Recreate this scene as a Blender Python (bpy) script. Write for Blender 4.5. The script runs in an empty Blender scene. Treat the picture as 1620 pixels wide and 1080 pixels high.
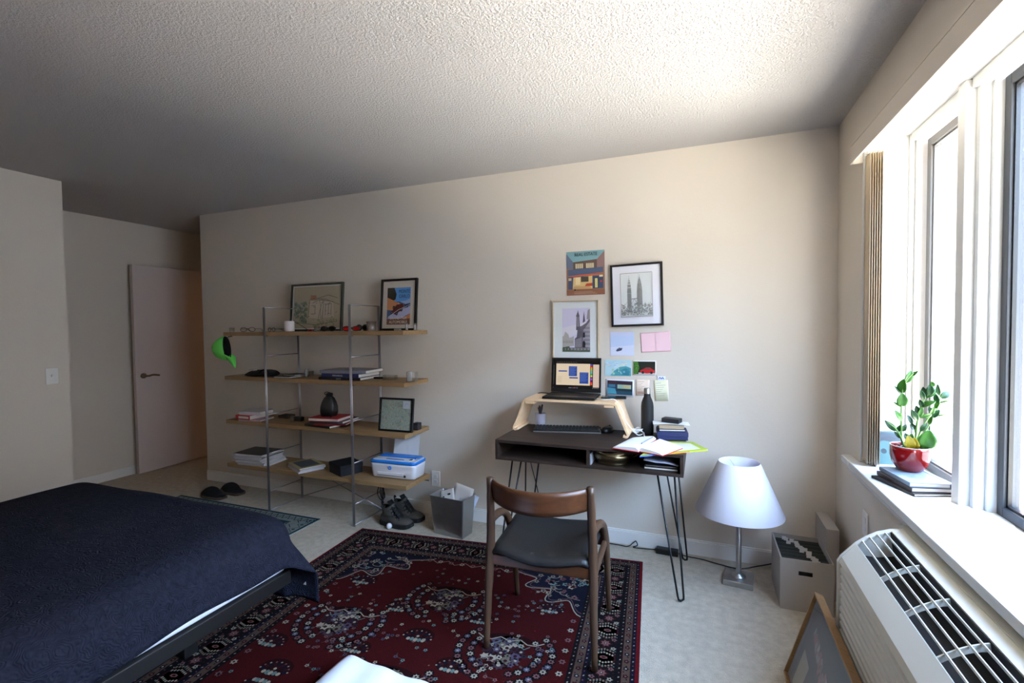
import bpy, bmesh, math, random
from math import sin, cos, pi, radians as rad, hypot, tan, atan2
from mathutils import Vector, Matrix
random.seed(7)
S = bpy.context.scene
COL = S.collection

# ------------------------------------------------------------------ camera
F_PX = 756.96
YAW, PITCH, ROLL, CAM_H = rad(21.6242), rad(1.8407), rad(-0.6745), 1.41
_fw = Vector((-sin(YAW)*cos(PITCH), cos(YAW)*cos(PITCH), -sin(PITCH)))
_r0 = Vector((cos(YAW), sin(YAW), 0)); _u0 = _r0.cross(_fw)
_r = cos(ROLL)*_r0 + sin(ROLL)*_u0; _u = -sin(ROLL)*_r0 + cos(ROLL)*_u0
RM = Matrix((_r, _u, -_fw)).transposed()
CP = Vector((0, 0, CAM_H))
cd = bpy.data.cameras.new('camera'); cam = bpy.data.objects.new('camera', cd); COL.objects.link(cam)
cam.matrix_world = Matrix.Translation(CP) @ RM.to_4x4()
cd.sensor_width = 36; cd.lens = F_PX*36/1620; cd.clip_start = .02; cd.clip_end = 200
S.camera = cam

def at(px, py, ax, val):
    """world point where the sight line through a pixel meets the plane axis=val"""
    d = RM @ Vector(((px-810)/F_PX, -(py-540)/F_PX, -1))
    return CP + d*((val-CP[ax])/d[ax])

# ------------------------------------------------------------------ light
S.view_settings.view_transform = 'Standard'; S.view_settings.look = 'None'
S.view_settings.gamma = 1; S.view_settings.use_curve_mapping = False
S.view_settings.exposure = .78
S.cycles.max_bounces = 10; S.cycles.diffuse_bounces = 7; S.cycles.transparent_max_bounces = 16
S.cycles.caustics_reflective = False; S.cycles.caustics_refractive = False
S.cycles.sample_clamp_indirect = 8
w = bpy.data.worlds.new('sky'); S.world = w; w.use_nodes = True
nt = w.node_tree; nt.nodes.clear()
o_ = nt.nodes.new('ShaderNodeOutputWorld'); bg = nt.nodes.new('ShaderNodeBackground')
tc = nt.nodes.new('ShaderNodeTexCoord'); sx = nt.nodes.new('ShaderNodeSeparateXYZ'); rp = nt.nodes.new('ShaderNodeValToRGB')
mr = nt.nodes.new('ShaderNodeMapRange'); mr.inputs['From Min'].default_value = -1
nt.links.new(tc.outputs['Generated'], sx.inputs[0]); nt.links.new(sx.outputs['Z'], mr.inputs['Value'])
nt.links.new(mr.outputs[0], rp.inputs[0]); nt.links.new(rp.outputs[0], bg.inputs[0]); nt.links.new(bg.outputs[0], o_.inputs[0])
rp.color_ramp.elements[0].position = .0; rp.color_ramp.elements[0].color = (1.22, 1.13, 1.0, 1)
rp.color_ramp.elements[1].position = 1; rp.color_ramp.elements[1].color = (.46, .76, 1.35, 1)
for p_, c_ in ((.30, (1.22, 1.13, 1.0, 1)), (.48, (.62, .60, .56, 1)), (.52, (.62, .67, .72, 1)), (.66, (.70, .94, 1.34, 1))):
    e_ = rp.color_ramp.elements.new(p_); e_.color = c_
bg.inputs[1].default_value = 22.0
sl = bpy.data.lights.new('sun', 'SUN'); sl.energy = 8; sl.angle = rad(.6); sl.color = (1, .93, .82)
so = bpy.data.objects.new('sun', sl); COL.objects.link(so); so.rotation_euler = Vector((-.225, -.30, -.93)).to_track_quat('-Z', 'Y').to_euler()
# sky portal in the window opening: guides sampling, adds no light of its own
pl = bpy.data.lights.new('window_portal', 'AREA'); pl.shape = 'RECTANGLE'; pl.size = 2.21; pl.size_y = 1.5
pl.cycles.is_portal = True
po = bpy.data.objects.new('window_portal', pl); COL.objects.link(po)
po.location = (1.0, 1.565, 1.5); po.rotation_euler = (pi/2, 0, pi/2)
# hall ceiling lamp beyond the doorway
hl = bpy.data.lights.new('hall_light', 'POINT'); hl.energy = 5; hl.color = (1, .55, .25); hl.shadow_soft_size = .12
ho = bpy.data.objects.new('hall_light', hl); COL.objects.link(ho); ho.location = (-3.45, 4.12, 2.15)

# ------------------------------------------------------------------ materials
def lin(c):
    return tuple((x/12.92 if x <= .04045 else ((x+.055)/1.055)**2.4) for x in c[:3]) + (1,)
def mat(name, col, rough=.6, metal=0, bump=0, bscale=80, vary=0, vscale=8, spec=None, trans=0, emit=0, wood=None, coat=0, sheen=0):
    m = bpy.data.materials.new(name); m.use_nodes = True; n = m.node_tree; b = n.nodes['Principled BSDF']
    c = lin(col)
    b.inputs['Base Color'].default_value = c; b.inputs['Roughness'].default_value = rough; b.inputs['Metallic'].default_value = metal
    if spec is not None: b.inputs['Specular IOR Level'].default_value = spec
    if coat: b.inputs['Coat Weight'].default_value = coat; b.inputs['Coat Roughness'].default_value = .08
    if sheen: b.inputs['Sheen Weight'].default_value = sheen
    if emit: b.inputs['Emission Color'].default_value = c; b.inputs['Emission Strength'].default_value = emit
    t = n.nodes.new('ShaderNodeTexCoord')
    if vary or wood:
        no = n.nodes.new('ShaderNodeTexNoise'); no.inputs['Scale'].default_value = vscale; no.inputs['Detail'].default_value = 6
        mp = n.nodes.new('ShaderNodeMapping'); n.links.new(t.outputs['Object'], mp.inputs[0]); n.links.new(mp.outputs[0], no.inputs[0])
        if wood: mp.inputs['Scale'].default_value = wood
        r = n.nodes.new('ShaderNodeValToRGB'); v = vary or .25
        r.color_ramp.elements[0].position = .3; r.color_ramp.elements[1].position = .7
        r.color_ramp.elements[0].color = tuple(x*(1-v) for x in c[:3]) + (1,)
        r.color_ramp.elements[1].color = tuple(min(1, x*(1+v)) for x in c[:3]) + (1,)
        n.links.new(no.outputs[0], r.inputs[0]); n.links.new(r.outputs[0], b.inputs['Base Color'])
    if bump:
        nb = n.nodes.new('ShaderNodeTexNoise'); nb.inputs['Scale'].default_value = bscale; nb.inputs['Detail'].default_value = 3
        n.links.new(t.outputs['Object'], nb.inputs[0])
        bp = n.nodes.new('ShaderNodeBump'); bp.inputs['Strength'].default_value = bump; bp.inputs['Distance'].default_value = .01
        n.links.new(nb.outputs[0], bp.inputs['Height']); n.links.new(bp.outputs[0], b.inputs['Normal'])
    return m
M = {}
M['wall'] = mat('wall_paint', (.845, .81, .76), .75, bump=.08, bscale=60)
M['trim'] = mat('white_trim', (.9, .895, .88), .45)
M['winwhite'] = mat('window_white', (.82, .82, .81), .45)
M['alu'] = mat('grey_aluminium', (.46, .45, .44), .5, .2)
M['darkalu'] = mat('dark_aluminium', (.26, .27, .29), .5, .2)
M['door'] = mat('door_paint', (.82, .77, .75), .55)
M['blind'] = mat('blind_fabric', (.78, .71, .61), .8)
M['chrome'] = mat('brushed_steel', (.72, .72, .72), .38, 1, vary=.08, wood=(2, 40, 2))
M['tube'] = mat('grey_steel_tube', (.66, .65, .67), .35, .9)
M['blackmetal'] = mat('black_metal', (.06, .06, .06), .45, .3)
M['oak'] = mat('oak_board', (.60, .48, .33), .55, vary=.14, wood=(3, 40, 40), vscale=1.6)
M['birch'] = mat('birch_ply', (.90, .76, .60), .5, vary=.07, wood=(3, 30, 30), vscale=1.5)
M['walnut'] = mat('dark_walnut', (.20, .15, .125), .55, spec=.3, vary=.35, wood=(2, 34, 34), vscale=1.8)
M['teak'] = mat('teak', (.31, .18, .10), .36, vary=.3, wood=(4, 30, 30), vscale=1.5)
M['teakleg'] = mat('teak_upright', (.27, .185, .125), .42, vary=.3, wood=(40, 40, 3), vscale=1.5)
M['leather'] = mat('black_leather', (.10, .10, .105), .45, bump=.1, bscale=150)
M['black'] = mat('black_plastic', (.05, .05, .055), .4)
M['matblack'] = mat('matt_black', (.06, .06, .065), .7)
M['soot'] = mat('black_cloth', (.055, .055, .06), .95, bump=.5, bscale=60)
M['white'] = mat('white_plastic', (.88, .88, .9), .35)
M['paper'] = mat('paper', (.91, .91, .91), .8)
M['pages'] = mat('book_pages', (.86, .84, .80), .85, vary=.05, wood=(1, 1, 600), vscale=1)
M['shade'] = mat('lamp_shade_fabric', (.90, .90, .95), .8, bump=.05, bscale=300)
M['espresso'] = mat('black_stained_wood', (.03, .028, .03), .5)
M['frost'] = mat('frosted_plastic', (.80, .79, .86), .35); M['frost'].node_tree.nodes['Principled BSDF'].inputs['Alpha'].default_value = .4
M['acwhite'] = mat('air_conditioner_plastic', (.83, .83, .79), .38)
M['acdark'] = mat('air_conditioner_inside', (.05, .05, .05), .8)
M['greige'] = mat('greige_board', (.66, .63, .60), .7)
M['gold'] = mat('gilded_wood', (.66, .52, .36), .4, .4, vary=.2, wood=(30, 3, 30))
M['brass'] = mat('brass', (.52, .47, .36), .28, 1, vary=.15, vscale=10)
M['green'] = mat('neon_green_cloth', (.42, .86, .36), .8)
M['redpot'] = mat('red_glaze', (.50, .02, .04), .15, coat=.6)
M['soil'] = mat('soil', (.16, .11, .08), .95, bump=1, bscale=200)
M['stem'] = mat('plant_stem', (.36, .55, .25), .5)
M['leaf'] = mat('leaf_green', (.20, .42, .12), .35, vary=.3, vscale=14)
M['leafd'] = mat('leaf_dark_green', (.10, .27, .11), .35, vary=.3, vscale=14)
M['leafy'] = mat('leaf_yellow', (.66, .60, .12), .4)
M['blue'] = mat('bright_blue_plastic', (.12, .50, .86), .35)
M['navy'] = mat('navy_board', (.14, .17, .35), .6)
M['red'] = mat('red_cover', (.66, .10, .12), .5)
M['boot'] = mat('boot_leather', (.27, .25, .23), .65, bump=.3, bscale=60, vary=.2)
M['sole'] = mat('rubber_sole', (.05, .05, .05), .8)
M['brown'] = mat('brown_sole', (.30, .24, .19), .8)
M['cable_white'] = mat('white_cable', (.9, .9, .9), .5)
M['sheet'] = mat('white_linen', (.90, .92, .97), .85, bump=.15, bscale=12)

def principled(m): return m.node_tree.nodes['Principled BSDF']
# print: colour comes from the ink laid down per face
m = mat('printed_ink', (1, 1, 1), .55); a_ = m.node_tree.nodes.new('ShaderNodeAttribute'); a_.attribute_name = 'Col'
m.node_tree.links.new(a_.outputs['Color'], principled(m).inputs['Base Color']); M['ink'] = m
m = m.copy(); m.name = 'wool_pile'; n = m.node_tree; b = principled(m); b.inputs['Specular IOR Level'].default_value = .1; b.inputs['Roughness'].default_value = .95
nz = n.nodes.new('ShaderNodeTexNoise'); nz.inputs['Scale'].default_value = 260; bp = n.nodes.new('ShaderNodeBump'); bp.inputs['Strength'].default_value = .5; bp.inputs['Distance'].default_value = .004
tcn = n.nodes.new('ShaderNodeTexCoord'); n.links.new(tcn.outputs['Object'], nz.inputs[0]); n.links.new(nz.outputs[0], bp.inputs['Height']); n.links.new(bp.outputs[0], b.inputs['Normal'])
M['wool'] = m
m = mat('screen', (0, 0, 0), .25); a_ = m.node_tree.nodes.new('ShaderNodeAttribute'); a_.attribute_name = 'Col'
m.node_tree.links.new(a_.outputs['Color'], principled(m).inputs['Emission Color']); principled(m).inputs['Emission Strength'].default_value = .62; M['screen'] = m
# thin glass
def glassmat(name, tint=(1, 1, 1), refl=.06, k5=.5):
    m = bpy.data.materials.new(name); m.use_nodes = True; n = m.node_tree; n.nodes.clear()
    o = n.nodes.new('ShaderNodeOutputMaterial'); mx = n.nodes.new('ShaderNodeMixShader'); t = n.nodes.new('ShaderNodeBsdfTransparent'); g = n.nodes.new('ShaderNodeBsdfGlossy')
    t.inputs[0].default_value = (*tint, 1); g.inputs['Roughness'].default_value = .03
    lw = n.nodes.new('ShaderNodeLayerWeight'); lw.inputs[0].default_value = .25
    ma = n.nodes.new('ShaderNodeMath'); ma.operation = 'MULTIPLY_ADD'; ma.inputs[1].default_value = k5; ma.inputs[2].default_value = refl
    n.links.new(lw.outputs['Fresnel'], ma.inputs[0]); n.links.new(ma.outputs[0], mx.inputs[0]); n.links.new(t.outputs[0], mx.inputs[1]); n.links.new(g.outputs[0], mx.inputs[2]); n.links.new(mx.outputs[0], o.inputs[0])
    return m
M['glass'] = glassmat('window_glass', (.96, .98, .98), .02)
M['picglass'] = glassmat('picture_glass', (1, 1, 1), .006, .12)
M['tumbler'] = glassmat('drinking_glass', (.97, .98, .98), .12)
# ceiling popcorn
m = mat('popcorn_ceiling', (.80, .785, .78), .9); n = m.node_tree; b = principled(m)
tcn = n.nodes.new('ShaderNodeTexCoord'); v1 = n.nodes.new('ShaderNodeTexNoise'); v1.inputs['Scale'].default_value = 98; v1.inputs['Detail'].default_value = 3.5; v1.inputs['Roughness'].default_value = .7
cr = n.nodes.new('ShaderNodeValToRGB'); cr.color_ramp.elements[0].position = .36; cr.color_ramp.elements[1].position = .68
bp = n.nodes.new('ShaderNodeBump'); bp.inputs['Strength'].default_value = 1; bp.inputs['Distance'].default_value = .0065
n.links.new(tcn.outputs['Object'], v1.inputs[0]); n.links.new(v1.outputs[0], cr.inputs[0]); n.links.new(cr.outputs[0], bp.inputs['Height']); n.links.new(bp.outputs[0], b.inputs['Normal'])
M['ceiling'] = m
# carpet
m = mat('beige_carpet', (.74, .70, .63), .95, bump=.8, bscale=170, vary=.13, vscale=26); M['carpet'] = m
# quilted bedspread
m = mat('blue_bedspread', (.135, .145, .195), .95, vary=.28, vscale=60, spec=.08); n = m.node_tree; b = principled(m)
tcn = n.nodes.new('ShaderNodeTexCoord'); vo = n.nodes.new('ShaderNodeTexVoronoi'); vo.inputs['Scale'].default_value = 17; vo.feature = 'F1'
nn = n.nodes.new('ShaderNodeTexNoise'); nn.inputs['Scale'].default_value = 16
va = n.nodes.new('ShaderNodeVectorMath'); va.operation = 'MULTIPLY_ADD'; va.inputs[1].default_value = (.08, .08, .08)
mu = n.nodes.new('ShaderNodeMath'); mu.operation = 'MULTIPLY'; mu.inputs[1].default_value = 45
si = n.nodes.new('ShaderNodeMath'); si.operation = 'SINE'
bp = n.nodes.new('ShaderNodeBump'); bp.inputs['Strength'].default_value = .45; bp.inputs['Distance'].default_value = .003
n.links.new(tcn.outputs['Object'], nn.inputs[0]); n.links.new(nn.outputs['Color'], va.inputs[0]); n.links.new(tcn.outputs['Object'], va.inputs[2])
n.links.new(va.outputs[0], vo.inputs['Vector']); n.links.new(vo.outputs['Distance'], mu.inputs[0]); n.links.new(mu.outputs[0], si.inputs[0]); n.links.new(si.outputs[0], bp.inputs['Height']); n.links.new(bp.outputs[0], b.inputs['Normal'])
M['spread'] = m
# outside brick
m = mat('sunlit_brick', (.8, .5, .42), .9); n = m.node_tree; br = n.nodes.new('ShaderNodeTexBrick'); tcn = n.nodes.new('ShaderNodeTexCoord'); mp = n.nodes.new('ShaderNodeMapping')
mp.inputs['Rotation'].default_value = (pi/2, 0, 0)
n.links.new(tcn.outputs['Object'], mp.inputs[0]); n.links.new(mp.outputs[0], br.inputs['Vector'])
br.inputs['Color1'].default_value = (.78, .50, .44, 1); br.inputs['Color2'].default_value = (.86, .58, .50, 1); br.inputs['Mortar'].default_value = (.95, .92, .9, 1)
br.inputs['Scale'].default_value = 1; br.inputs['Brick Width'].default_value = .42; br.inputs['Row Height'].default_value = .14; br.inputs['Mortar Size'].default_value = .012
n.links.new(br.outputs[0], principled(m).inputs['Base Color']); M['brick'] = m

def cmat(col, rough=.6, metal=0):
    k = 'c%02x%02x%02x_%d' % (int(col[0]*255), int(col[1]*255), int(col[2]*255), int(rough*10))
    if k not in M: M[k] = mat('tint_'+k, col, rough, metal)
    return M[k]

# ------------------------------------------------------------------ mesh builder
class MB:
    def __init__(s): s.v = []; s.f = []; s.c = []; s.T = Matrix.Identity(4)
    def add(s, vs, fs, col=(1, 1, 1)):
        o = len(s.v); s.v += [tuple(s.T @ Vector(p)) for p in vs]; s.f += [tuple(i+o for i in f) for f in fs]; s.c += [col]*len(fs); return s
    def box(s, a, b, rz=0, c=None, col=(1, 1, 1), top=None):
        """box between corners a and b; rotated rz about its centre (or c); top=(sx,sy) scales the upper face"""
        cx, cy = ((a[0]+b[0])/2, (a[1]+b[1])/2) if c is None else c
        vs = []
        for z in (a[2], b[2]):
            k = top if (top and z == b[2]) else (1, 1)
            for x, y in ((a[0], a[1]), (b[0], a[1]), (b[0], b[1]), (a[0], b[1])):
                dx, dy = (x-cx)*k[0], (y-cy)*k[1]
                vs.append((cx+dx*cos(rz)-dy*sin(rz), cy+dx*sin(rz)+dy*cos(rz), z))
        return s.add(vs, [(3, 2, 1, 0), (4, 5, 6, 7), (0, 1, 5, 4), (1, 2, 6, 5), (2, 3, 7, 6), (3, 0, 4, 7)], col)
    def tube(s, pts, r, n=8, cap=True, col=(1, 1, 1), flat=1):
        pts = [Vector(p) for p in pts]; N = len(pts); R = r if isinstance(r, (list, tuple)) else [r]*N
        vs = []; prev = None
        for i, p in enumerate(pts):
            t = (pts[min(i+1, N-1)]-pts[max(i-1, 0)])
            t = t.normalized() if t.length > 1e-9 else Vector((0, 0, 1))
            if prev is None:
                u = t.cross(Vector((0, 0, 1)));
                if u.length < .05: u = t.cross(Vector((0, 1, 0)))
                u.normalize()
            else:
                u = (prev - t*prev.dot(t)).normalized()
            prev = u; w_ = t.cross(u)
            for k in range(n):
                a = 2*pi*k/n; vs.append(tuple(p + R[i]*(cos(a)*u + sin(a)*w_*flat)))
        fs = [(i*n+k, i*n+(k+1) % n, (i+1)*n+(k+1) % n, (i+1)*n+k) for i in range(N-1) for k in range(n)]
        if cap: fs += [tuple(range(n-1, -1, -1)), tuple((N-1)*n+k for k in range(n))]
        return s.add(vs, fs, col)
    def lathe(s, prof, c=(0, 0, 0), n=24, sx=1, sy=1, col=(1, 1, 1)):
        vs = []; N = len(prof)
        for r, z in prof:
            for k in range(n): a = 2*pi*k/n; vs.append((c[0]+r*cos(a)*sx, c[1]+r*sin(a)*sy, c[2]+z))
        fs = [(i*n+k, i*n+(k+1) % n, (i+1)*n+(k+1) % n, (i+1)*n+k) for i in range(N-1) for k in range(n)]
        return s.add(vs, fs, col)
    def loft(s, rings, cap=True, close=False, col=(1, 1, 1)):
        n = len(rings[0]); N = len(rings); vs = [p for r in rings for p in r]
        fs = [(i*n+k, i*n+(k+1) % n, (i+1)*n+(k+1) % n, (i+1)*n+k) for i in range(N-1) for k in range(n)]
        if close: fs += [((N-1)*n+k, (N-1)*n+(k+1) % n, (k+1) % n, k) for k in range(n)]
        elif cap: fs += [tuple(range(n-1, -1, -1)), tuple((N-1)*n+k for k in range(n))]
        return s.add(vs, fs, col)
    def grid(s, fn, nu, nv, col=(1, 1, 1)):
        vs = [fn(i/nu, j/nv) for j in range(nv+1) for i in range(nu+1)]
        fs = [(j*(nu+1)+i, j*(nu+1)+i+1, (j+1)*(nu+1)+i+1, (j+1)*(nu+1)+i) for j in range(nv) for i in range(nu)]
        return s.add(vs, fs, col)
    def prism(s, poly, fn0, fn1, col=(1, 1, 1)):
        n = len(poly); vs = [fn0(*p) for p in poly]+[fn1(*p) for p in poly]
        return s.add(vs, [tuple(range(n-1, -1, -1)), tuple(range(n, 2*n))]+[(k, (k+1) % n, n+(k+1) % n, n+k) for k in range(n)], col)
    def obj(s, name, m, parent=None, bevel=0, smooth=False, solid=0, sub=0, seg=2, loc=None, rz=0, ang=40):
        me = bpy.data.meshes.new(name); me.from_pydata(s.v, [], s.f); me.update()
        b = bmesh.new(); b.from_mesh(me); 
        if not s.keep: bmesh.ops.recalc_face_normals(b, faces=b.faces)
        b.to_mesh(me); b.free()
        if any(c != (1, 1, 1) for c in s.c):
            at_ = me.color_attributes.new('Col', 'FLOAT_COLOR', 'CORNER'); i = 0; buf = []
            for p, c in zip(me.polygons, s.c): buf += list(lin(c))*len(p.vertices)
            at_.data.foreach_set('color', buf)
        me.materials.append(M[m] if isinstance(m, str) else m)
        o = bpy.data.objects.new(name, me); COL.objects.link(o)
        if parent: o.parent = parent
        if loc: o.location = loc
        o.rotation_euler.z = rz
        if smooth:
            for p in me.polygons: p.use_smooth = True
        if solid: md = o.modifiers.new('thickness', 'SOLIDIFY'); md.thickness = solid; md.offset = 0
        if sub: md = o.modifiers.new('smooth', 'SUBSURF'); md.levels = sub; md.render_levels = sub
        if bevel: md = o.modifiers.new('bevel', 'BEVEL'); md.width = bevel; md.segments = seg; md.limit_method = 'ANGLE'; md.angle_limit = rad(ang)
        return o
    keep = False
class FLAT(MB): keep = True

def tag(o, label, cat, group=None, kind=None):
    o['label'] = label; o['category'] = cat
    if group: o['group'] = group
    if kind: o['kind'] = kind
    return o
def thing(name, label, cat, loc=(0, 0, 0), rz=0, group=None, rx=0, ry=0):
    o = bpy.data.objects.new(name, None); COL.objects.link(o); o.empty_display_size = .05
    o.location = loc; o.rotation_euler = (rx, ry, rz)
    return tag(o, label, cat, group)
def struct(o): o['kind'] = 'structure'; return o
def dup(root, loc, rz=None, label=None):
    r = root.copy(); COL.objects.link(r); r.location = loc
    if rz is not None: r.rotation_euler.z = rz
    if label: r['label'] = label
    for ch in list(root.children):
        c = ch.copy(); COL.objects.link(c); c.parent = r
        for g in list(ch.children):
            d = g.copy(); COL.objects.link(d); d.parent = c
    return r
def curve(pts, k=6):
    """Catmull-Rom through the points"""
    P = [Vector(p) for p in pts]; P = [P[0]*2-P[1]]+P+[P[-1]*2-P[-2]]; out = []
    for i in range(1, len(P)-2):
        for j in range(k):
            t = j/k; a, b_, c, d = P[i-1:i+3]
            out.append(.5*((2*b_)+(c-a)*t+(2*a-5*b_+4*c-d)*t*t+(-a+3*b_-3*c+d)*t**3))
    return out+[P[-2]]
def lettering(txt, size, m, parent, loc, rot=(pi/2, 0, 0), name='lettering', align='CENTER', sx=1, extr=.0002, shear=0):
    cu = bpy.data.curves.new('t', 'FONT'); cu.body = txt; cu.size = size; cu.align_x = align; cu.extrude = extr; cu.resolution_u = 3; cu.shear = shear
    t = bpy.data.objects.new('t', cu); COL.objects.link(t)
    dg = bpy.context.evaluated_depsgraph_get(); me = bpy.data.meshes.new_from_object(t.evaluated_get(dg)); bpy.data.objects.remove(t)
    me.materials.clear(); me.materials.append(M[m] if isinstance(m, str) else m)
    o = bpy.data.objects.new(name, me); COL.objects.link(o); o.parent = parent; o.location = loc; o.rotation_euler = rot; o.scale = (sx, 1, 1)
    return o

# ------------------------------------------------------------------ room shell
XR, YB, CZ = .69, 3.09, 2.468
LX, LY = -4.2, 2.005       # closet wall and its end
FX = -5.2                 # far wall of the entry recess
BL = -4.32                # left end of the back wall
FRONT = -1.6
HX, HY = -3.0, 5.0
o = FLAT().box((FX-.1, FRONT-.1, -.1), (1.0, HY, 0)).obj('floor', 'carpet'); struct(o)
o = FLAT().box((FX-.1, FRONT-.1, CZ), (1.1, HY, CZ+.12)).obj('ceiling', 'ceiling'); struct(o)
b = MB(); b.box((BL, YB, 0), (1.0, YB+.12, CZ)); struct(b.obj('wall_back', 'wall'))
b = MB(); b.box((LX-.1, FRONT, 0), (LX, LY, CZ)); b.box((FX, LY-.1, 0), (LX-.1, LY, CZ)); struct(b.obj('wall_left', 'wall'))
b = MB(); b.box((FX-.1, LY-.1, 0), (FX, HY, CZ)); struct(b.obj('wall_far_left', 'wall'))
# wall holding the doorway, with its header
DY = 3.78
b = MB(); b.box((BL-.12, DY, 0), (BL+.02, DY+.1, CZ)); b.box((FX, DY, 2.06), (BL-.12, DY+.1, CZ)); b.box((BL, YB+.12, 0), (BL+.1, DY+.0, CZ)); struct(b.obj('wall_entry', 'wall'))
b = MB(); b.box((FX, HY-.1, 0), (HX, HY, CZ)); b.box((HX, YB+.12, 0), (HX+.1, HY, CZ)); struct(b.obj('wall_hall', 'wall'))
b = MB(); b.box((LX-.1, FRONT-.1, 0), (1.0, FRONT, CZ)); struct(b.obj('wall_front', 'wall'))
# window wall
WY0, WY1, WZ0, WZ1, WX = .45, 2.675, .735, 2.25, .99
b = MB(); b.box((XR, FRONT, 0), (WX, YB, WZ0)); b.box((XR, FRONT, WZ1), (WX, YB, CZ)); b.box((XR, FRONT, WZ0), (WX, WY0, WZ1)); b.box((XR, WY1, WZ0), (WX, YB, WZ1))
struct(b.obj('wall_right', 'wall'))
# baseboards
b = MB(); b.box((BL, YB-.012, 0), (XR, YB, .085)); b.box((BL, YB-.008, .085), (XR, YB, .095)); struct(b.obj('baseboard_back', 'trim', bevel=.003))
b = MB(); b.box((FX, LY, 0), (FX+.012, DY, .085)); struct(b.obj('baseboard_far_left', 'trim', bevel=.003))
b = MB(); b.box((LX, FRONT, 0), (LX+.012, LY, .085)); struct(b.obj('baseboard_left', 'trim', bevel=.003))
b = MB(); b.box((XR-.012, 2.1, 0), (XR, YB-.013, .085)); struct(b.obj('baseboard_right', 'trim', bevel=.003))
# sill
b = MB(); b.box((XR-.045, WY0-.15, WZ0-.012), (WX-.02, WY1, WZ0+.02)); b.box((XR-.045, WY1, WZ0-.012), (XR, WY1+.13, WZ0+.02)); b.box((XR-.022, WY0-.1, WZ0-.05), (XR, WY1+.1, WZ0-.012))
struct(b.obj('trim_1', 'winwhite', bevel=.005))
SZ = WZ0+.02
# reveal lining: head and far jamb
b = MB(); b.box((XR+.0, WY1-.012, SZ), (.90, WY1, WZ1)); b.box((XR, WY0, WZ1-.012), (.97, WY1-.012, WZ1))
b.box((.88, WY1-.035, SZ), (.90, WY1-.012, WZ1-.012)); b.box((.86, WY1-.022, SZ), (.88, WY1-.012, WZ1-.012))
b.box((.86, 2.19, WZ1-.045), (.90, WY1-.035, WZ1-.012)); b.box((.86, WY0, WZ1-.045), (.90, 2.13, WZ1-.012))
struct(b.obj('trim_2', 'winwhite', bevel=.002))
# mullion
b = MB(); b.box((.845, 2.135, SZ), (.985, 2.19, WZ1-.012)); b.box((.875, 2.11, SZ), (.975, 2.135, WZ1-.012)); b.box((.905, 2.095, SZ), (.975, 2.11, WZ1-.012)); b.box((.875, 2.19, SZ), (.985, 2.205, WZ1-.012))
struct(b.obj('trim_3', 'winwhite', bevel=.003))
def window(n, y0, y1, m, xo):
    b = MB(); t = .035; z0, z1 = SZ, WZ1-.04
    b.box((xo, y0, z0), (xo+.045, y0+t, z1)); b.box((xo, y1-t, z0), (xo+.045, y1, z1)); b.box((xo, y0+t, z0), (xo+.045, y1-t, z0+t)); b.box((xo, y0+t, z1-t), (xo+.045, y1-t, z1))
    o = b.obj('window_%d' % n, m, bevel=.003); struct(o)
    b = MB(); b.box((xo+.022, y0+t-.005, z0+t-.005), (xo+.026, y1-t+.005, z1-t+.005)); g = b.obj('glass_pane', 'glass', o)
    b = MB(); s_ = .008
    for a, c in (((y0+t, z0+t), (y0+t+s_, z1-t)), ((y1-t-s_, z0+t), (y1-t, z1-t)), ((y0+t, z0+t), (y1-t, z0+t+s_)), ((y0+t, z1-t-s_), (y1-t, z1-t))):
        b.box((xo+.01, a[0], a[1]), (xo+.021, c[0], c[1]))
    b.obj('gasket', 'black' if n == 2 else m, o)
window(1, 2.206, WY1-.012, 'alu', .925)
window(2, WY0, 2.094, 'darkalu', .93)
# valance and blind
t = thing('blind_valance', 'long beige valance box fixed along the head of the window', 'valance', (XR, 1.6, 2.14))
b = MB(); b.box((-.05, -1.35, .0), (-.042, 1.075, .078)); b.box((-.042, 1.067, .0), (0, 1.075, .078)); b.obj('valance_board', 'wall', t, bevel=.002)
MB().box((-.040, -1.35, .078), (0, 1.068, .083)).obj('shadow_line_strip', cmat((.30, .28, .26), .8), t)  # dark grey strip painted in for the shadow line under the top rail
MB().box((-.047, -1.35, .083), (0, 1.073, .089)).obj('top_rail', 'wall', t)
b = MB(); b.box((-.038, -1.35, .055), (-.006, 1.06, .076)); b.obj('track', 'winwhite', t)
t = thing('vertical_blind', 'tan vertical blind drawn back into a stack at the left jamb of the window', 'blind', (.72, 2.63, SZ+.012))
for k in range(6):
    b = MB(); x0 = -.022+k*.009
    b.grid(lambda u, v, x0=x0: (x0+.004*sin(u*pi), -.045+u*.075, v*1.40), 6, 1); b.obj('slat', 'blind', t, solid=.0012, smooth=True)
b = MB(); b.box((-.026, -.01, 1.40), (.03, .01, 1.41)); b.obj('carrier', 'winwhite', t)
# light switch, outlets
def plate(name, label, cat, c, axis, kind):
    t = thing(name, label, cat, c, axis)
    b = MB(); b.box((-.036, -.006, -.058), (.036, 0, .058)); b.obj('cover_plate', 'trim', t, bevel=.003)
    b = MB()
    if kind == 'switch': b.box((-.006, -.016, -.004), (.006, -.005, .012)); b.obj('toggle', 'trim', t, bevel=.001)
    else:
        for z in (-.02, .02): b.box((-.014, -.008, z-.012), (.014, -.005, z+.012))
        b.obj('socket', 'white', t, bevel=.002)
    return t
plate('light_switch', 'white toggle light switch on the left wall beside the entry corner', 'light switch', (LX, 1.905, 1.10), pi/2, 'switch')
o_t = plate('wall_outlet', 'pale wall outlet low on the back wall between shelf and steel bin', 'outlet', (-1.85, YB, .275), 0, 'outlet')
plate('wall_outlet', 'wall outlet on the window wall behind the air conditioner end', 'outlet', (XR, 2.56, .50), -pi/2, 'outlet')
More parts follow.
